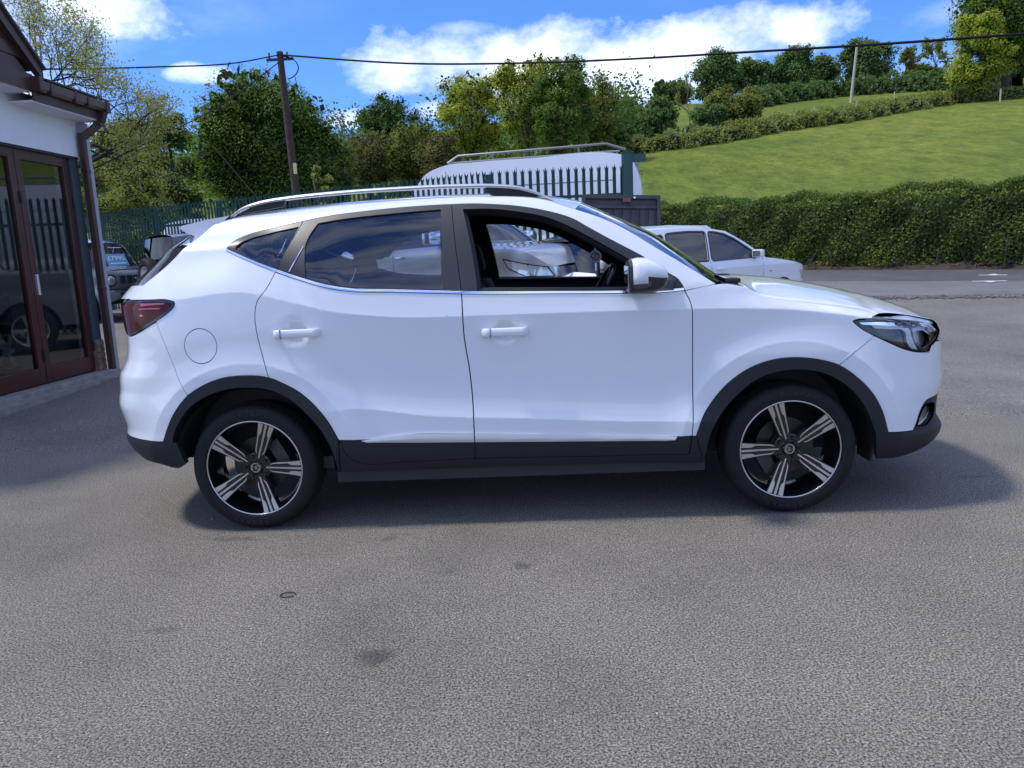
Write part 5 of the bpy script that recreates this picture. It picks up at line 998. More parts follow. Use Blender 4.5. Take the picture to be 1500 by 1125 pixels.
mb = MB(); mb.prism([(-1.78, 1.40), (-1.98, 1.375), (-1.97, 1.345), (-1.80, 1.36)], 'y', -.60, .60); mb.build('spoiler', M_GLOSSB, au); mb = MB(); mb.tube([(-2.23, 0, .97), (-2.17, -.30, 1.03)], .014, 6); mb.build('rear_wiper', M_DARK, au, True); mb = MB(); mb.tube([(-2.19, -.70, .95), (-2.24, 0, .955), (-2.19, .70, .95)], .008, 6); mb.build('chrome_strip', M_CHROME, au)
for sd in (-1, 1): mb = MB(); mb.box(-.16, .02, *sorted((sd * .905, sd * .925)), .875, .90, .006); mb.build('door_handle', S, au); mb = MB(); mb.box(1.08, 1.12, *sorted((sd * .902, sd * .912)), .80, .815); mb.build('side_repeater', mat('amber', (.5, .2, .02), .3), au)
for sd in (-1, 1):
    for xx in (-.26, .92, -1.12):
        zz = np.linspace(.42, 1.0, 8); mb = MB(); mb.add([(xx + dx, sd * (float(w(xx, z)) + .0015), z) for z in zz for dx in (-.003, .003)], [(i * 2, i * 2 + 1, i * 2 + 3, i * 2 + 2) for i in range(7)]); mb.build('door_seam', M_DARK, au)
# silver pick-up, nose to the right and towards the yard, seen through the windows of the white SUV
S = M_SLV; a = R(-36.8); ctr = np.array([-1.331, 6.469])
prof = [('front_bumper', S, [(2.55, .42), (2.62, .60), (2.58, .80)]), ('grille', M_CHROME, [(2.58, .80), (2.54, 1.02)]), ('bonnet', S, [(2.54, 1.02), (2.35, 1.19), (1.9, 1.27), (1.22, 1.33)]), ('windscreen', MATS['clear_glass'], [(1.22, 1.33), (.85, 1.60), (.48, 1.82)]), ('roof', S, [(.48, 1.82), (0, 1.88), (-.7, 1.86), (-1.05, 1.78)]), ('rear_window', MATS['bg_glass'], [(-1.05, 1.78), (-1.25, 1.28)]), ('load_bed', S, [(-1.25, 1.28), (-1.35, 1.26), (-2.6, 1.26)]), ('tailgate', S, [(-2.6, 1.26), (-2.66, .8)]), ('rear_bumper', M_CHROME, [(-2.66, .8), (-2.66, .45)])]
wins = [([(1.02, 1.37), (.55, 1.70), (.40, 1.765), (.14, 1.775), (.10, 1.34)], False), ([(.02, 1.34), (.05, 1.775), (-.50, 1.77), (-.80, 1.70), (-.98, 1.42), (-.95, 1.37)], False)]
pk, w = bgcar('pickup_truck', 'silver pickup truck seen through the side windows of the white SUV', 'pickup', (*ctr, .135), a, S, .91, [(-3, 1.30), (3, 1.33)], prof, wins, [(1.62, .38), (-1.48, .38)], sill=.42, glass_m=glass('truck_glass', (.62, .68, .70), 1.6))
pk.scale = (.965,) * 3; mirror(pk, .93, .85, 1.43, M_CHROME, 1.25); lamp(pk, w, [(2.02, 1.13), (2.50, 1.02), (2.54, .92), (2.30, .93), (2.08, 1.03)], M_LAMP)
for sd in (-1, 1):
    lp = [(2.02, 1.13), (2.50, 1.02), (2.54, .92), (2.30, .93), (2.08, 1.03)]; panel('lamp_border', [offset(loop(line(lp + [lp[0]], .05)[:-1]), -.012), loop(line(lp + [lp[0]], .05)[:-1])], lambda x, z: (x, w(x, z) + .006, z), M_GLOSSB, pk, .05, .02, 0, None, sd)
    for xx in (.14, -.95): mb = MB(); mb.box(xx, xx + .19, *sorted((sd * .905, sd * .945)), 1.19, 1.225, .012); mb.build('door_handle', M_CHROME, pk, True)
    for xx in (.06, 1.12, -.98):
        zz = np.linspace(.55, 1.32, 9); mb = MB(); mb.add([(xx + dx, sd * (float(w(xx, z)) + .0015), z) for z in zz for dx in (-.004, .004)], [(i * 2, i * 2 + 1, i * 2 + 3, i * 2 + 2) for i in range(8)]); mb.build('door_seam', M_DARK, pk)
# black ribbed lid standing open on a storage box, between the estate car and the gate post
q = cw_(1.72, 11.2); z_ = float(base_z(q[1])); bx = empty('storage_box', (*q, z_), R(4)); tag(bx, 'open black ribbed plastic lid of a storage box behind the white estate car', 'storage box')
M_RIB = mat('ribbed_plastic', (.030, .031, .034), .5, noise=(9, .35)); mb = MB(); mb.box(-.55, .55, -.35, .35, 0, 1.26, .02); mb.build('box', M_RIB, bx)
lidM = Matrix.Translation((0, .35, 1.27)) @ Matrix.Rotation(R(3), 4, 'Y') @ Matrix.Rotation(R(-12), 4, 'X')
def lidbox(name, *b, m=M_RIB, bev=.008): mb = MB(); mb.box(*b, bev); mb.xf(lidM); return mb.build(name, m, bx)
lidbox('lid', -.58, .58, 0, .03, 0, .66); lidbox('lid_rim', -.58, .58, -.05, 0, .60, .66); lidbox('lid_rim', -.58, -.53, -.05, 0, 0, .60); lidbox('lid_rim', .53, .58, -.05, 0, 0, .60); lidbox('lid_bar', -.53, .53, -.035, 0, .46, .50)
for k in range(8): lidbox('lid_rib', -.50 + k * .13, -.42 + k * .13, -.018, 0, .0, .45)
lidbox('latch', .02, .14, -.075, -.05, .545, .60, m=mat('rusty_latch', (.10, .05, .03), .7)); lidbox('bolt', .18, .205, -.058, -.05, .605, .63, m=M_CHROME, bev=.002)
# two small boxy dark off-roaders by the fence on the left
def jeep(label, loc, rz):
    S = M_GRY
    prof = [('front_bumper', M_CLAD, [(1.72, .38), (1.80, .45), (1.80, .62), (1.70, .64)]), ('grille_panel', S, [(1.70, .64), (1.68, .95), (1.64, 1.0)]), ('bonnet', S, [(1.64, 1.0), (1.2, 1.06), (.72, 1.09)]), ('windscreen', glass('jeep_screen', (.86, .88, .87), 1.45), [(.72, 1.09), (.52, 1.38), (.36, 1.60)]), ('roof', S, [(.36, 1.60), (.1, 1.67), (-1.0, 1.68), (-1.50, 1.64)]), ('rear_window', glass('dark_rear_glass', (.05, .055, .06), 1.35), [(-1.50, 1.64), (-1.57, 1.12)]), ('tailgate', S, [(-1.57, 1.12), (-1.60, .60)]), ('rear_bumper', M_CLAD, [(-1.60, .60), (-1.68, .55), (-1.66, .38)])]
    wins = [([(.58, 1.12), (.40, 1.45), (.32, 1.54), (-.30, 1.57), (-.32, 1.10)], False), ([(-.45, 1.10), (-.42, 1.57), (-1.32, 1.56), (-1.40, 1.10)], False)]
    r_, w = bgcar('off_roader', label, 'car', loc, rz, S, .78, [(-2, 1.06), (2, 1.05)], prof, wins, [(1.12, .34), (-1.13, .34)], sill=.38, tumble=.13, plan=(3.5, 5), arch=1.2, group='small dark off-roaders by the fence')
    mirror(r_, .55, .74, 1.12, M_CLAD, .9)
    for sd in (-1, 1):
        mb = MB(); mb.lathe([(0, .02), (.07, .015), (.088, 0), (.10, .0), (.10, -.03)], 24, axis='x'); mb.xf(Matrix.Translation((1.738, sd * .55, .83))); hl_ = mb.build('headlight', M_LAMP, r_, True, 40); mb = MB(); mb.lathe([(.10, .004), (.125, .004), (.125, -.02)], 24, axis='x'); mb.xf(Matrix.Translation((1.738, sd * .55, .83))); mb.build('lamp_ring', M_CLAD, hl_)
        mb = MB(); mb.tube([(.2, sd * .62, 1.70), (-1.3, sd * .62, 1.72)], .015, 6); mb.build('roof_bar', M_CLAD, r_)
    for k in range(5): mb = MB(); y0 = -.36 + k * .15; mb.box(1.72, 1.772 - .02 * abs(y0 + .057), y0, y0 + .115, .76, .92, .008); mb.build('grille_slot', M_DARK, r_)
    mb = MB(); mb.lathe([(0, .012), (.045, .012), (.05, 0)], 16, axis='x'); mb.xf(Matrix.Translation((1.775, 0, .84))); mb.build('emblem', M_CHROME, r_)
    mb = MB(); mb.box(1.80, 1.862, -.42, .42, .47, .58, .004); mb.build('bumper_slot', M_DARK, r_); mb = MB(); mb.box(-.22, .22, -.012, .012, 0, .09, .003); mb.xf(Matrix.Translation((1.875, 0, .52)) @ Matrix.Rotation(R(90), 4, 'Z')); mb.build('number_plate', MATS['plate_white'], r_)
    sw_ = small_wheel(.33, .2, .21, r_, (-1.74, .05, .93), R(90)); sw_.name = 'spare_wheel'
    for yy in (-.3, .3): mb = MB(); mb.tube([(.76, yy, 1.10), (.66, yy + .36, 1.19)], .012, 5); mb.build('wiper', M_DARK, r_)
    return r_
q = px_at(178, 410, 16.2); jl = (-9.948, 12.475, .30); j1 = jeep('dark grey boxy off-roader with price sign in its windscreen, by the showroom corner', jl, R(-29.3))
q2 = px_at(252, 400, 15.4); jeep('dark off-roader partly hidden behind the tailgate of the white SUV', (q2.x + .85, q2.y + 1.0, float(base_z(q2.y + 1.0))), R(50))
def text(body, size, m, parent, M, name='lettering', ext=.001):
    c = bpy.data.curves.new(name, 'FONT'); c.body = body; c.size = size; c.align_x = 'CENTER'; c.align_y = 'CENTER'; c.extrude = ext; o = bpy.data.objects.new(name, c); COL.objects.link(o)
    dg = bpy.context.evaluated_depsgraph_get(); me = bpy.data.meshes.new_from_object(o.evaluated_get(dg)); bpy.data.objects.remove(o); bpy.data.curves.remove(c)
    me.materials.clear(); me.materials.append(m); o = bpy.data.objects.new(name, me); COL.objects.link(o)
    if parent: o.parent = parent
    o.matrix_local = M; return o
pm = Matrix.Translation((.675, .28, 1.27)) @ Matrix.Rotation(R(90), 4, 'Z') @ Matrix.Rotation(R(90 - 32), 4, 'X')
mb = MB(); mb.box(-.24, .24, -.15, .15, -.004, 0, .0); mb.xf(pm); mb.build('price_sign', mat('sign_blue', (.13, .34, .48), .5), j1); text('£7995', .16, mat('sign_white', (.85, .87, .9), .5), j1, pm @ Matrix.Translation((0, .03, .002)), 'price')
mb = MB(); mb.box(-.18, .18, -.11, -.085, .001, .003); mb.xf(pm); mb.build('sign_line', MATS['sign_white'], j1)
# white high-roofed van with a roof rack, behind the fence
def van(label, loc, rz, rack=True):
    S = M_WHT
    prof = [('front_bumper', M_CLAD, [(2.75, .35), (2.82, .55), (2.80, .75)]), ('bonnet', S, [(2.80, .75), (2.72, 1.0), (2.35, 1.22), (2.10, 1.32)]), ('windscreen', MATS['bg_glass'], [(2.10, 1.32), (1.80, 1.70), (1.55, 2.02)]), ('roof', S, [(1.55, 2.02), (1.36, 2.36), (1.15, 2.60), (.85, 2.72), (.2, 2.76), (-.8, 2.77), (-2.35, 2.76), (-2.64, 2.69)]), ('rear_doors', S, [(-2.64, 2.69), (-2.75, 2.45), (-2.80, 1.2), (-2.80, .55)]), ('rear_bumper', M_CLAD, [(-2.80, .55), (-2.84, .45), (-2.80, .35)])]
    wins = [([(1.95, 1.38), (1.60, 1.80), (1.42, 1.98), (.90, 2.0), (.88, 1.32)], False)]
    r_, w = bgcar('panel_van', label, 'van', loc, rz, S, 1.0, [(-3, 1.35), (3, 1.32)], prof, wins, [(1.72, .35), (-1.72, .35)], sill=.35, tumble=.04, plan=(4, 6), dome=.045)
    mirror(r_, 1.7, .98, 1.5, M_CLAD, 1.4)
    for sd in (-1, 1):
        for xx in (.78, -.55):
            zz = np.linspace(.5, 2.62, 14); mb = MB(); mb.add([(xx + dx, sd * (float(w(xx, z)) + .002), z) for z in zz for dx in (-.006, .006)], [(i * 2, i * 2 + 1, i * 2 + 3, i * 2 + 2) for i in range(13)]); mb.build('panel_seam', mat('seam_grey', (.22, .23, .24), .6), r_)
        mb = MB(); mb.add([(x, sd * (float(w(x, 2.30)) + .003), z) for x in (-2.3, .5) for z in (2.28, 2.30)], [(0, 1, 3, 2)]); mb.build('swage_line', MATS['seam_grey'], r_)
        lamp(r_, w, [(2.25, 1.12), (2.6, .98), (2.66, .80), (2.4, .82)], M_LAMP, sds=(sd,)); lamp(r_, w, [(-2.70, 1.75), (-2.76, 1.75), (-2.77, 1.25), (-2.70, 1.25)], M_RED, 'tail_light', sds=(sd,))
    if rack:
        mg = mat('galvanised', (.24, .25, .26), .5, .6)
        for sd in (-1, 1):
            mb = MB(); mb.tube([(.75, sd * .78, 2.78), (-2.45, sd * .78, 2.81)], .02, 6); mb.tube([(.75, sd * .78, 2.78), (.55, sd * .78, 2.90), (-2.2, sd * .78, 2.95), (-2.55, sd * .78, 2.83)], .022, 6)
            for xx in (-.1, -.9, -1.7): mb.tube([(xx, sd * .78, 2.795), (xx, sd * .78, 2.925)], .018, 6)
            for xx in (.5, -.5, -1.4, -2.3): mb.tube([(xx, sd * .78, 2.795), (xx, sd * .82, 2.66)], .016, 6)
            mb.build('roof_rack', mg, r_, True)
        for k in range(7): xx = .6 - k * .5; mb = MB(); mb.tube([(xx, -.78, 2.79), (xx, .78, 2.79)], .018, 6); mb.build('rack_bar', mg, r_)
        mb = MB(); mb.tube([(-2.45, -.45, 2.81), (-2.80, -.45, 2.70), (-2.92, -.45, 1.3)], .02, 6); mb.tube([(-2.45, -.75, 2.81), (-2.80, -.75, 2.70), (-2.92, -.75, 1.3)], .02, 6)
        for k in range(6): mb.tube([(-2.90, -.75, 1.4 + .22 * k), (-2.90, -.45, 1.4 + .22 * k)], .014, 6)
        mb.build('rear_ladder', mg, r_, True)
        mb = MB(); mb.tube([(-2.68, .15, 2.72), (-2.86, .15, 2.70)], .045, 8); mb.build('work_light', M_DARK, r_)
    return r_
vq = cw_(-.16, 15.6); van('white high-roofed van carrying a metal roof rack behind the green fence', (*vq, float(base_z(vq[1])) - .02), R(180 - 5))
vq = cw_(-7.5, 24.0); van('white van without rack behind the left stretch of the green fence', (*vq, float(base_z(vq[1]))), R(12), False).scale = (.92, .95, .80)
# blue-grey hatchback inside the showroom, seen through its glass doors
S = M_BLU
prof = [('front_bumper', S, [(1.95, .24), (2.0, .45), (1.97, .60)]), ('grille', M_GLOSSB, [(1.97, .60), (1.94, .72)]), ('bonnet', S, [(1.94, .72), (1.6, .90), (1.0, 1.0)]), ('windscreen', MATS['bg_glass'], [(1.0, 1.0), (.25, 1.42)]), ('roof', S, [(.25, 1.42), (-.3, 1.48), (-1.3, 1.44), (-1.65, 1.38)]), ('rear_window', MATS['bg_glass'], [(-1.65, 1.38), (-1.92, 1.02)]), ('tailgate', S, [(-1.92, 1.02), (-2.0, .65)]), ('rear_bumper', S, [(-2.0, .65), (-2.02, .25)])]
wins = [([(.8, 1.03), (.15, 1.38), (-.15, 1.40), (-.2, 1.02)], False), ([(-.3, 1.02), (-.25, 1.40), (-1.2, 1.37), (-1.4, 1.06)], False)]
hb, w = bgcar('hatchback', 'blue grey hatchback inside the showroom behind its glass doors', 'car', (-7.3, 3.3, .125), R(75), S, .88, [(-2, 1.0), (2, .98)], prof, wins, [(1.25, .31), (-1.3, .31)]); mirror(hb, .7, .82, 1.05, S)
# ---------------------------------------------------------------- trees, hedges
def leaf_mat(name, c0, c1, trans=.35, rough=.6):
    m = bpy.data.materials.new(name); m.use_nodes = True; t = m.node_tree; t.nodes.clear(); MATS[name] = m
    o = t.nodes.new('ShaderNodeOutputMaterial'); g = t.nodes.new('ShaderNodeNewGeometry'); r = t.nodes.new('ShaderNodeValToRGB'); e = r.color_ramp.elements
    e[0].color = (*c0, 1); e[1].color = (*c1, 1)
    t.links.new(g.outputs['Random Per Island'], r.inputs['Fac'])
    d = t.nodes.new('ShaderNodeBsdfPrincipled'); d.inputs['Roughness'].default_value = rough; d.inputs['Specular IOR Level'].default_value = .25; t.links.new(r.outputs[0], d.inputs['Base Color'])
    tr = t.nodes.new('ShaderNodeBsdfTranslucent'); br = t.nodes.new('ShaderNodeMixRGB'); br.blend_type = 'MULTIPLY'; br.inputs[0].default_value = 1; t.links.new(r.outputs[0], br.inputs[1]); br.inputs[2].default_value = (1.6, 1.5, .6, 1); t.links.new(br.outputs[0], tr.inputs[0])
    mx = t.nodes.new('ShaderNodeMixShader'); mx.inputs[0].default_value = trans; t.links.new(d.outputs[0], mx.inputs[1]); t.links.new(tr.outputs[0], mx.inputs[2]); t.links.new(mx.outputs[0], o.inputs[0]); return m
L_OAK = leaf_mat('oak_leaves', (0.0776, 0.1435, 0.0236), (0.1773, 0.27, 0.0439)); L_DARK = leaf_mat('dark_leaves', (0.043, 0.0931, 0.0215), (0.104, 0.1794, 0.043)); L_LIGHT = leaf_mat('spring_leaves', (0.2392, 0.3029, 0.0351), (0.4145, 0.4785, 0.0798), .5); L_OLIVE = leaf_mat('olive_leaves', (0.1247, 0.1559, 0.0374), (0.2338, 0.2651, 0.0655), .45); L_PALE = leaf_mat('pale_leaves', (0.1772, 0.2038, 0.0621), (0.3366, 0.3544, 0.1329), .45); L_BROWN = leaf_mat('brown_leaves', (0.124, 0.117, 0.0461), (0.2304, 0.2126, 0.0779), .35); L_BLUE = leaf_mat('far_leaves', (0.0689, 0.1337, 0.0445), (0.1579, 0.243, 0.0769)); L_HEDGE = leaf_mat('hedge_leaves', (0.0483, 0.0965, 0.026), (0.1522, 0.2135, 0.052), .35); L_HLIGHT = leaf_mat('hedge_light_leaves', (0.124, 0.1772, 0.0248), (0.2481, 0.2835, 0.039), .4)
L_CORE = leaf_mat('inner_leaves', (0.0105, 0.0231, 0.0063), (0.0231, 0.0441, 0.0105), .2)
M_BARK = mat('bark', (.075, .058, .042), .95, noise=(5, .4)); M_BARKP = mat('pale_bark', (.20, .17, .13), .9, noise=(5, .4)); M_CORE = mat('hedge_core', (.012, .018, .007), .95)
def leaves(C, size, rg, up_bias=.25, aspect=.62, out=None):
    """one small bent leaf (two triangles) at each point of C"""
    n = len(C); d = rg.normal(size=(n, 3)); d[:, 2] = np.abs(d[:, 2]) * (1 + up_bias)
    if out is not None: d = d * .8 + out * .8 + np.array([0, 0, .3])
    d /= np.linalg.norm(d, axis=1, keepdims=True)
    a = np.cross(d, rg.normal(size=(n, 3))); a /= np.maximum(np.linalg.norm(a, axis=1, keepdims=True), 1e-6); b = np.cross(d, a)
    s = (size * rg.uniform(.6, 1.35, n))[:, None]
    V = np.stack([C - a * s, C + b * s * aspect + d * s * .12, C + a * s, C - b * s * aspect + d * s * .12], 1).reshape(-1, 3); i = np.arange(n)[:, None] * 4
    F = np.concatenate([i + np.array([[0, 1, 2]]), i + np.array([[0, 2, 3]])]); return V, F
def fast(name, V, F, m, parent=None):
    me = bpy.data.meshes.new(name); F = np.asarray(F, np.int32); me.vertices.add(len(V)); me.vertices.foreach_set('co', np.asarray(V, np.float32).ravel()); me.loops.add(F.size); me.loops.foreach_set('vertex_index', F.ravel()); me.polygons.add(len(F)); me.polygons.foreach_set('loop_start', np.arange(len(F), dtype=np.int32) * F.shape[1]); me.polygons.foreach_set('loop_total', np.full(len(F), F.shape[1], np.int32)); me.materials.append(m); me.update(calc_edges=True)
    o = bpy.data.objects.new(name, me); COL.objects.link(o); o.parent = parent; return o
def tree(name, label, P, height, rad, lm, n, leaf, seed, trunk_h=.3, bark=None, flat=.8, density=1.0, group=None, limbs=9, twig=.0, squash=1.0, cat='tree', inner=44):
    """P foot, height, crown radius; crown of clumps of leaves on limbs"""
    rg = np.random.default_rng(seed); root = empty(name, tuple(P)); tag(root, label, cat, group); bark = bark or M_BARK
    tr = max(.10, height * .022); c0 = np.array([0, 0, height * trunk_h]); cz = height * (trunk_h + 1) / 2; hz = height * (1 - trunk_h) / 2
    mb = MB(); lean = rg.normal(0, .04, 2) * height
    tp_ = [np.array([lean[0] * t * t, lean[1] * t * t, height * .86 * t]) for t in np.linspace(0, 1, 8)]; tp_[0][2] = -.4
    mb.tube(tp_, [tr * (1.25 - 1.05 * t) + .01 for t in np.linspace(0, 1, 8)], 8)
    cl = []; k = 0; nc = int((26 + 44 * min(1, rad / 4)) * density)
    while len(cl) < nc:
        d = rg.normal(size=3); d /= np.linalg.norm(d); r = rg.uniform(.35, 1) ** .6; q = d * r * np.array([rad * rg.uniform(.75, 1.05), rad * rg.uniform(.75, 1.05), hz]); q[2] += cz
        if q[2] < height * trunk_h * .72: continue
        # crowns are widest a little below the middle
        cl.append(q)
    cl = np.array(cl)
    for i in range(min(len(cl), limbs + int(twig * len(cl)))):
        e = cl[i]; s = tp_[min(7, 2 + int(5 * max(0, (e[2] - height * .25) / height)))]; m_ = (s + e) / 2 + rg.normal(0, .06, 3) * rad + np.array([0, 0, -.06 * height]); q = crv([s, m_, e], rad * .25)
        mb.tube([tuple(p) for p in q], [tr * (.42 - .36 * t) + .008 for t in np.linspace(0, 1, len(q))], 5)
    mb.build('trunk', bark, root, True, 0, fix=False)
    per = max(8, int(n / len(cl))); cr = rad * (.30 + .12 * rg.random(len(cl)))
    k_ = rg.normal(size=(len(cl) * per, 3)); k_ /= np.linalg.norm(k_, axis=1, keepdims=True); k_ *= (rg.random(len(k_)) ** .45 * rg.uniform(.85, 1.12, len(k_)))[:, None]
    C = np.repeat(cl, per, 0) + k_ * np.repeat(cr, per)[:, None] * np.array([1.0, 1.0, .78 * squash])
    V, F = leaves(C, leaf, rg, out=k_ / np.maximum(np.linalg.norm(k_, axis=1, keepdims=True), 1e-6)); fast('crown', V, F, lm, root)
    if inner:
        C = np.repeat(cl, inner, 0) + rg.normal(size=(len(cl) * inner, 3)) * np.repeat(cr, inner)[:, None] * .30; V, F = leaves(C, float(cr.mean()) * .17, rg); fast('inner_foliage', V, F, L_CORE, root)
    return root
def branchy(name, label, P, height, rad, lm, leaf, seed, bark, nleaf=6, group=None, depth_=5, r0=None, spread=.55, cat='tree'):
    """open tree drawn branch by branch, leaves only near the twig ends"""
    rg = np.random.default_rng(seed); root = empty(name, tuple(P)); tag(root, label, cat, group); mb = MB(); tips = []
    def grow(p, d, L_, r, k):
        q = [p]; dd = d
        for i in range(3):
            dd = dd + rg.normal(0, .16, 3) + np.array([0, 0, .03]); dd /= np.linalg.norm(dd); q.append(q[-1] + dd * L_ / 3)
        mb.tube([tuple(a) for a in q], [r, r * .88, r * .78, r * .66], 6 if k < 2 else 4, k == 0)
        if k >= depth_ - 2: tips.extend(q[1:])
        if k == depth_: return
        for j in range(2 if rg.random() < .45 else 3):
            e = dd + rg.normal(0, spread, 3) * np.array([1, 1, .7]); e /= np.linalg.norm(e); grow(q[-1] if j < 2 else q[2], e, L_ * rg.uniform(.62, .86), r * .62, k + 1)
    r0 = r0 or height * .02; grow(np.array([0, 0, -.3]), np.array([0., 0, 1]), height * .30, r0, 0)
    v = np.array(mb.v); sc = np.array([rad / np.percentile(np.abs(v[:, 0]), 98), rad / np.percentile(np.abs(v[:, 1]), 98), height / v[:, 2].max()]); mb.v = [tuple(a) for a in v * sc]; mb.build('trunk', bark, root, True, 0, fix=False)
    T_ = np.array(tips) * sc; C = np.repeat(T_, nleaf, 0) + rg.normal(size=(len(T_) * nleaf, 3)) * rad * .05; V, F = leaves(C, leaf, rg); fast('crown', V, F, lm, root); return root
def branchy_px(name, label, x, ytop, hw, depth, lm, leaf, seed, bark, **k):
    a = px_at(x, 300, depth); P = Vector((a.x, a.y, float(H(a.x, a.y)) - .1)); return branchy(name, label, P, px_at(x, ytop, depth).z - P.z, hw * depth / 1127, lm, leaf, seed, bark, **k)
def tree_px(name, label, x, ytop, hw, depth, lm, seed, n=3500, leaf=None, **k):
    """survey a tree from its sight lines: foot on the ground at that distance, top and crown radius from its outline"""
    a = px_at(x, 300, depth); P = Vector((a.x, a.y, float(H(a.x, a.y)) - .1)); tp_ = px_at(x, ytop, depth); return tree(name, label, P, max(2.0, tp_.z - P.z), hw * depth / 1127, lm, int(n * 7.0), (leaf or .0036 * depth) * .44, seed, **k)
branchy_px('sparse_tree', 'tall tree with sparse pale leaves and bare branches behind the showroom roof', 70, -70, 175, 17, L_PALE, .026, 4, mat('dark_bark', (.035, .028, .024), .95), nleaf=7, depth_=7, spread=.55, r0=.15)
tree_px('ash_tree', 'olive green tree with fine twigs just right of the showroom downpipe', 182, 158, 62, 36, L_OLIVE, 2, 4200, .10, trunk_h=.12, limbs=26)
tree_px('leafy_bush', 'rounded mid green bush low behind the left end of the fence', 205, 236, 62, 30, L_OLIVE, 3, 3200, .10, trunk_h=.02, cat='bush')
tree_px('leafy_bush', 'pale olive bush at the far left behind the showroom corner and fence', 140, 215, 42, 33, L_OLIVE, 31, 2600, .10, trunk_h=.02, cat='bush')
tree_px('dark_tree', 'dark green tree between the olive tree and the big oak', 262, 156, 42, 46, L_DARK, 4, 3400, .15, trunk_h=.05)
tree_px('oak_tree', 'big round green oak behind the telegraph pole', 395, 122, 102, 40, L_OAK, 5, 11500, .135, trunk_h=.16, density=1.7, limbs=14)
tree_px('dark_tree', 'dark tree filling the gap below right of the big oak', 478, 190, 46, 48, L_DARK, 6, 3000, .15, trunk_h=.03)
branchy_px('bare_tree', 'thin twiggy tree with few leaves right of the big oak', 512, 165, 30, 52, L_BROWN, .05, 7, M_BARK, nleaf=3)
tree_px('round_tree', 'dark round topped tree on the slope above the SUV roof rail', 577, 147, 46, 66, L_DARK, 8, 3600, .17, trunk_h=.12)
tree_px('brown_tree', 'brownish budding tree in front of the dark round topped tree', 545, 190, 40, 54, L_BROWN, 9, 1900, .13, trunk_h=.15, limbs=22)
tree_px('green_tree', 'mid green bushy tree above the van bonnet', 612, 185, 46, 54, L_OLIVE, 10, 2600, .13, trunk_h=.10, limbs=20)
tree_px('brown_tree', 'twiggy brown tree left of the pale spring green trees', 652, 196, 34, 50, L_BROWN, 11, 1500, .12, trunk_h=.15, limbs=24)
tree_px('spring_tree', 'leftmost of the bright spring green trees above the van', 700, 110, 50, 54, L_LIGHT, 12, 3300, .14, trunk_h=.28, limbs=22, bark=M_BARKP)
tree_px('spring_tree', 'tallest bright spring green tree above the van roof rack', 775, 86, 48, 52, L_LIGHT, 13, 3300, .14, trunk_h=.28, limbs=22, bark=M_BARKP)
tree_px('oak_tree', 'dense green oak right of the bright spring green trees', 830, 92, 46, 50, L_OAK, 14, 4600, .14, trunk_h=.18)
tree_px('olive_tree', 'olive tree at the right end of the tree group above the van', 872, 118, 40, 56, L_OLIVE, 15, 2600, .15, trunk_h=.14, limbs=18)
for i, (x, yt, hw, d, lm, lab) in enumerate([(900, 178, 26, 60, L_DARK, 'small dark bush left of the hillside hedge'), (962, 153, 32, 66, L_BLUE, 'rounded green bush standing on the lower hillside hedge'), (925, 150, 20, 74, L_BROWN, 'thin brownish tree left of the rounded hillside bush'), (1072, 134, 40, 70, L_OLIVE, 'bright green thicket at the middle of the hillside'), (1035, 160, 28, 68, L_BLUE, 'low bush between the bare birch and the bright thicket')]):
    tree_px('hill_bush', lab, x, yt, hw, d, lm, 40 + i, 2000, trunk_h=.04, cat='bush')
branchy_px('bare_birch', 'pale bare birch with upright twigs on the hillside', 1012, 92, 20, 70, L_PALE, .06, 50, M_BARKP, nleaf=2, spread=.3)
sky_t = [(985, 128, 24, 118, L_BLUE, 1400, 'small dark tree at the left end of the skyline row'), (1050, 84, 30, 108, L_BLUE, 2400, 'first large dark tree of the skyline row above the bright thicket'), (1105, 94, 25, 110, L_BLUE, 1900, 'second dark tree of the skyline row'), (1160, 80, 29, 110, L_BLUE, 2300, 'third and round dark tree of the skyline row'), (1200, 90, 20, 112, L_BLUE, 1000, 'thin tree of the skyline row left of the pale pole'), (1262, 68, 31, 106, L_BLUE, 2500, 'dark skyline tree right beside the pale pole'), (1316, 76, 27, 108, L_OLIVE, 900, 'open twiggy skyline tree against blue sky'), (1368, 62, 25, 108, L_OLIVE, 800, 'sparse leaning skyline tree left of the big right hand tree'), (1340, 104, 20, 112, L_BLUE, 900, 'low dark skyline bush between the two sparse trees')]
for i, (x, yt, hw, d, lm, n, lab) in enumerate(sky_t):
    if n in (800, 900) and lm is L_OLIVE: branchy_px('skyline_tree', lab, x, yt, hw, d, lm, .16, 60 + i, M_BARK, nleaf=3, group='trees along the skyline'); continue
    tree_px('skyline_tree', lab, x, yt, hw * 1.18, d, lm, 60 + i, int(n * 1.2), .0034 * d, trunk_h=.10, limbs=16, squash=1.15, group='trees along the skyline')
tree_px('big_tree', 'tall green tree at the top right corner of the view', 1462, -70, 66, 78, L_OAK, 80, 6500, .26, trunk_h=.2, limbs=16); tree_px('big_tree', 'pale green drooping tree in front of the tall top right tree', 1424, 22, 42, 76, L_LIGHT, 81, 3000, .24, trunk_h=.08); tree_px('big_tree', 'dark green tree cut off by the right edge of the view', 1500, 20, 36, 84, L_DARK, 82, 2200, .28, trunk_h=.1)
tree_px('conifer', 'small pointed dark conifer among the far trees', 968, 122, 10, 110, L_DARK, 83, 700, .3, trunk_h=.05); tree_px('leafy_bush', 'pale young bush right of the telegraph pole', 473, 236, 20, 29, L_PALE, 84, 700, .09, trunk_h=.05, cat='bush')
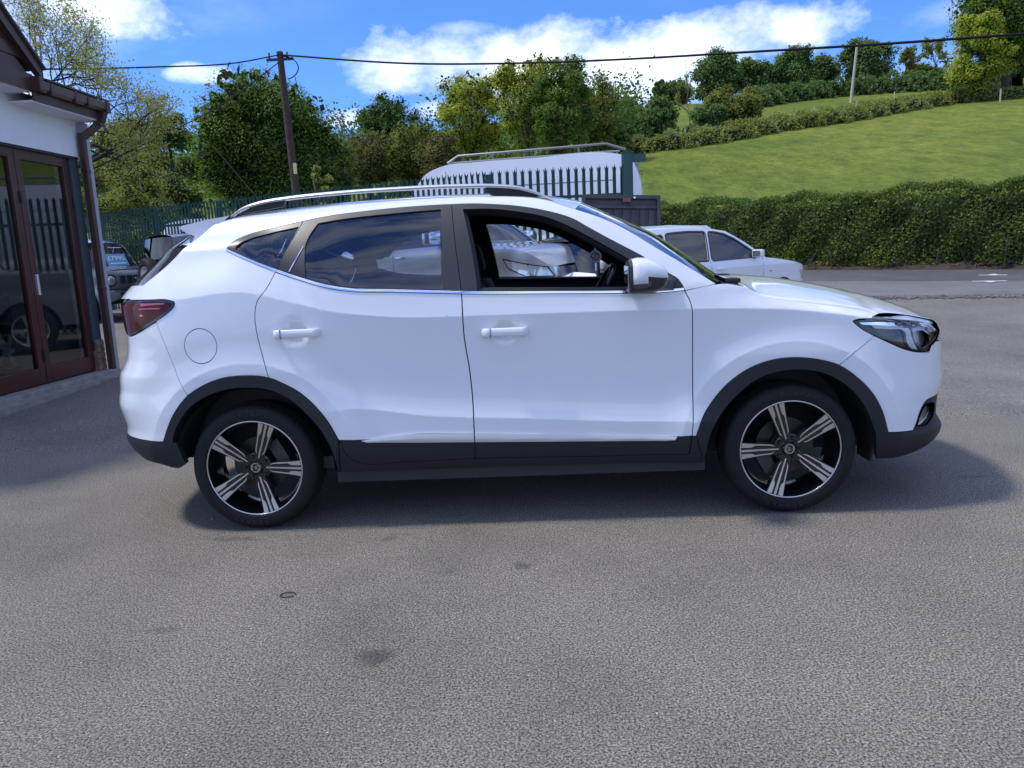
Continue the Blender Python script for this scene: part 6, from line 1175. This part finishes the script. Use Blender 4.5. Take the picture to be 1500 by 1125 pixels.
# dense far wood in the shade behind the fence: reads as one mass
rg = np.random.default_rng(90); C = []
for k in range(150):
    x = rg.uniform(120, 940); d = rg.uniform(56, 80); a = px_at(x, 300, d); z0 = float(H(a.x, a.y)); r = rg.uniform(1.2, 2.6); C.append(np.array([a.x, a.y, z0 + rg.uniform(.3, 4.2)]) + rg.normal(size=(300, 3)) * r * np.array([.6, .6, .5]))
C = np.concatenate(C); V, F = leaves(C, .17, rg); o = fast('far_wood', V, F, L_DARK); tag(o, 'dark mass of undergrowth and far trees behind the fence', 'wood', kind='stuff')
def hedge(name, label, pts, wdt, hgt, lm, lm2, leaf, per_m2, seed, zf=None, rough=.16, core=True):
    """hedge along a line: dark core, leaves all over its faces and top"""
    rg = np.random.default_rng(seed); P = crv(np.array(pts, float), 1.0); root = empty(name, (P[0][0], P[0][1], float(H(*P[0])))); tag(root, label, 'hedge'); o3 = np.array(root.location); zf = zf or (lambda x, y: H(x, y))
    L1 = []; L2 = []; V = []; F = []
    for i, (a, b) in enumerate(zip(P[:-1], P[1:])):
        d = (b - a); Ls = np.linalg.norm(d); d /= Ls; n = np.array([-d[1], d[0]]); h = hgt * (1 + .018 * math.sin(i * .7) + .012 * math.sin(i * 2.3)); k = int(Ls * (2 * h + wdt) * per_m2)
        t = rg.uniform(0, 1, k); s = rg.uniform(0, h + wdt + .5, k); off = np.where(s < h, -wdt / 2, np.where(s < h + wdt, s - h - wdt / 2, wdt / 2)); zz = np.where(s < h, s, np.where(s < h + wdt, h, 2 * h + wdt - s))
        lump = rough * (np.sin((i + t) * 2.1 + zz * 2.3) + np.sin((i + t) * 5.3 - zz * 4.1) * .6) + rg.normal(0, rough * .45, k); off = off * (1 - .18 * (zz / h) ** 3) + np.sign(off + 1e-9) * lump * (zz < h * .98); zz = zz + np.where(zz > h * .95, lump * .8, 0)
        xy = a + d * (t * Ls)[:, None] + n * off[:, None]; q = np.stack([xy[:, 0], xy[:, 1], zf(xy[:, 0], xy[:, 1]) + np.maximum(zz, .02)], 1) - o3
        pick = (np.sin(xy[:, 0] * .8 + 1) + np.sin(xy[:, 0] * .31 + zz * 1.7) + rg.normal(0, .7, k)) > 1.15; L1.append(q[~pick]); L2.append(q[pick])
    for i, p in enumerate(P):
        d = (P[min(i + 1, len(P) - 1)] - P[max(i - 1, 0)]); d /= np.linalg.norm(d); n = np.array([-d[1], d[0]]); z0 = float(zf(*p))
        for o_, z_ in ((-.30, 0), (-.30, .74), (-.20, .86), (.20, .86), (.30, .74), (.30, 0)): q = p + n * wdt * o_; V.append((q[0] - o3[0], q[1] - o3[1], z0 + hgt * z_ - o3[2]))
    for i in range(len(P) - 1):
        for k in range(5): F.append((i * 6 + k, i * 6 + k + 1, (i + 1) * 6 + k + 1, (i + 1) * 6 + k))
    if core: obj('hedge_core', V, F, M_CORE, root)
    for nm_, L_, m_ in (('foliage', L1, lm), ('young_leaves', L2, lm2)):
        q = np.concatenate(L_); 
        if len(q): v, f = leaves(q, leaf, rg, .1); fast(nm_, v, f, m_, root)
    return root
hp = [(x + .75, y + .85) for x, y in [(2.2, 24.0), (4.2, 21.8), (7.51, 18.2), (9.28, 16.52), (11.65, 14.59), (16, 11.2), (22, 7.0)]]
def hz_(x, y): return base_z(y) + .12
hd = hedge('roadside_hedge', 'thick dark green clipped hedge along the far side of the road', hp, 1.5, 1.95, L_HEDGE, L_HLIGHT, .036, 950, 5, hz_, .12)
rg = np.random.default_rng(77)
for k in range(26):
    t = rg.uniform(.05, .8); i = t * (len(hp) - 1); a = np.array(hp[int(i)]); b = np.array(hp[int(i) + 1]); p = a + (b - a) * (i % 1); p = p + np.array([-.5, -.56]) * rg.uniform(.9, 1.25); z0 = float(hz_(*p)); mb = MB(); d = rg.normal(0, .3, 3); mb.tube([(p[0], p[1], z0 - .1), (p[0] + d[0] * .5, p[1] + d[1] * .3, z0 + .3), (p[0] + d[0], p[1] + d[1] * .5, z0 + .3 + abs(d[2]))], [.02, .014, .005], 5); mb.v = [tuple(np.array(q) - np.array(hd.location)) for q in mb.v]; mb.build('stem', M_BARK, hd)
# earth bank with twigs at the foot of the hedge
V = []; F = []; fe = crv(np.array([(x, y) for x, y in far_e if x < 40]), .35); rg = np.random.default_rng(5)
for i, p in enumerate(fe):
    for k, (o_, z_) in enumerate(((.12, .0), (.25, .08), (.55, .18), (1.2, .22), (2.6, .2))): V.append((p[0] + o_ * .66 + rg.normal(0, .04), p[1] + o_ * .75 + rg.normal(0, .04), float(base_z(p[1])) + z_ * (1 if k == 0 else rg.uniform(.6, 1.4))))
for i in range(len(fe) - 1):
    for k in range(4): F.append((i * 5 + k, i * 5 + k + 1, (i + 1) * 5 + k + 1, (i + 1) * 5 + k))
vg = obj('verge', V, F, mat('bare_earth', (.042, .030, .022), .95, noise=(4, .5), bump=(12, .6)), None, True); tag(vg, kind='structure')
C = []
for k in range(900): i = rg.integers(0, len(fe) - 1); p = fe[i]; o_ = rg.uniform(0, .75); C.append((p[0] + o_ * .66 + rg.normal(0, .2), p[1] + o_ * .75 + rg.normal(0, .1), float(base_z(p[1])) + .05 + .25 * o_))
mbV = []; mbF = []
tw = MB()
for c in C: a = rg.uniform(0, 6.28); l_ = rg.uniform(.05, .22); tw.bar(c, (c[0] + l_ * math.cos(a), c[1] + l_ * math.sin(a), c[2] + rg.uniform(-.02, .07)), .012, .010)
tw.build('twig_litter', mat('dry_twigs', (.16, .105, .07), .9), fix=False); tag(bpy.data.objects['twig_litter'], 'dry twigs and leaf litter along the foot of the hedge', 'litter', kind='stuff')
# clipped hedge across the hillside, and the hedge along the skyline
pts = [px_hit(x, y) for x, y in ((890, 231), (933, 223), (986, 217), (1067, 205), (1133, 192), (1207, 182), (1313, 164), (1420, 148), (1500, 142))]; hedge('hillside_hedge', 'low hedge climbing across the hillside between the two fields', [(p.x, p.y) for p in pts], 2.0, .95, leaf_mat('field_hedge_leaves', (0.1507, 0.1949, 0.0497), (0.2924, 0.3366, 0.1153)), L_OLIVE, .10, 110, 6, None, .28)
pts = [px_hit(x, y) for x, y in ((1090, 160), (1148, 150), (1230, 141), (1320, 134), (1420, 129), (1490, 127))]; hedge('skyline_hedge', 'dark hedge along the skyline under the row of trees', [(p.x, p.y) for p in pts if p], 2.5, 1.7, L_BLUE, L_DARK, .17, 45, 7, None, .45)
for i, (x, y) in enumerate(((1004, 206), (1068, 199), (1130, 184), (1165, 178), (1193, 172), (1255, 163), (1310, 148), (1465, 146))):
    p = px_hit(x, y + 3); mb = MB(); mb.tube([(0, 0, -.2), (0, 0, 1.15)], .07, 6); o = mb.build('fence_post', MATS['pale_wood']); o.location = p; tag(o, ['post at the left end of the hillside hedge above the gate post', 'second pale post from the left along the hillside hedge', 'third pale post from the left along the hillside hedge', 'pale post in the middle of the hillside hedge', 'pale post left of the field pole along the hillside hedge', 'pale post just right of the field pole on the hillside hedge', 'second pale post right of the field pole on the hillside hedge', 'rightmost pale post of the hillside hedge near the top right trees'][i], 'fence post', 'posts along the hillside hedge')
# grass tufts and weeds behind the left fence
rg = np.random.default_rng(12); n = 9000; X_ = rg.uniform(-24, 2, n); Y_ = 24.5 + rg.uniform(0, 22, n); C = np.stack([X_, Y_, H(X_, Y_) + rg.uniform(0, .5, n)], 1); V, F = leaves(C, .10, rg); o = fast('rough_grass', V, F, L_LIGHT); tag(o, 'rough sunlit grass and weeds behind the green fence', 'grass', kind='stuff')
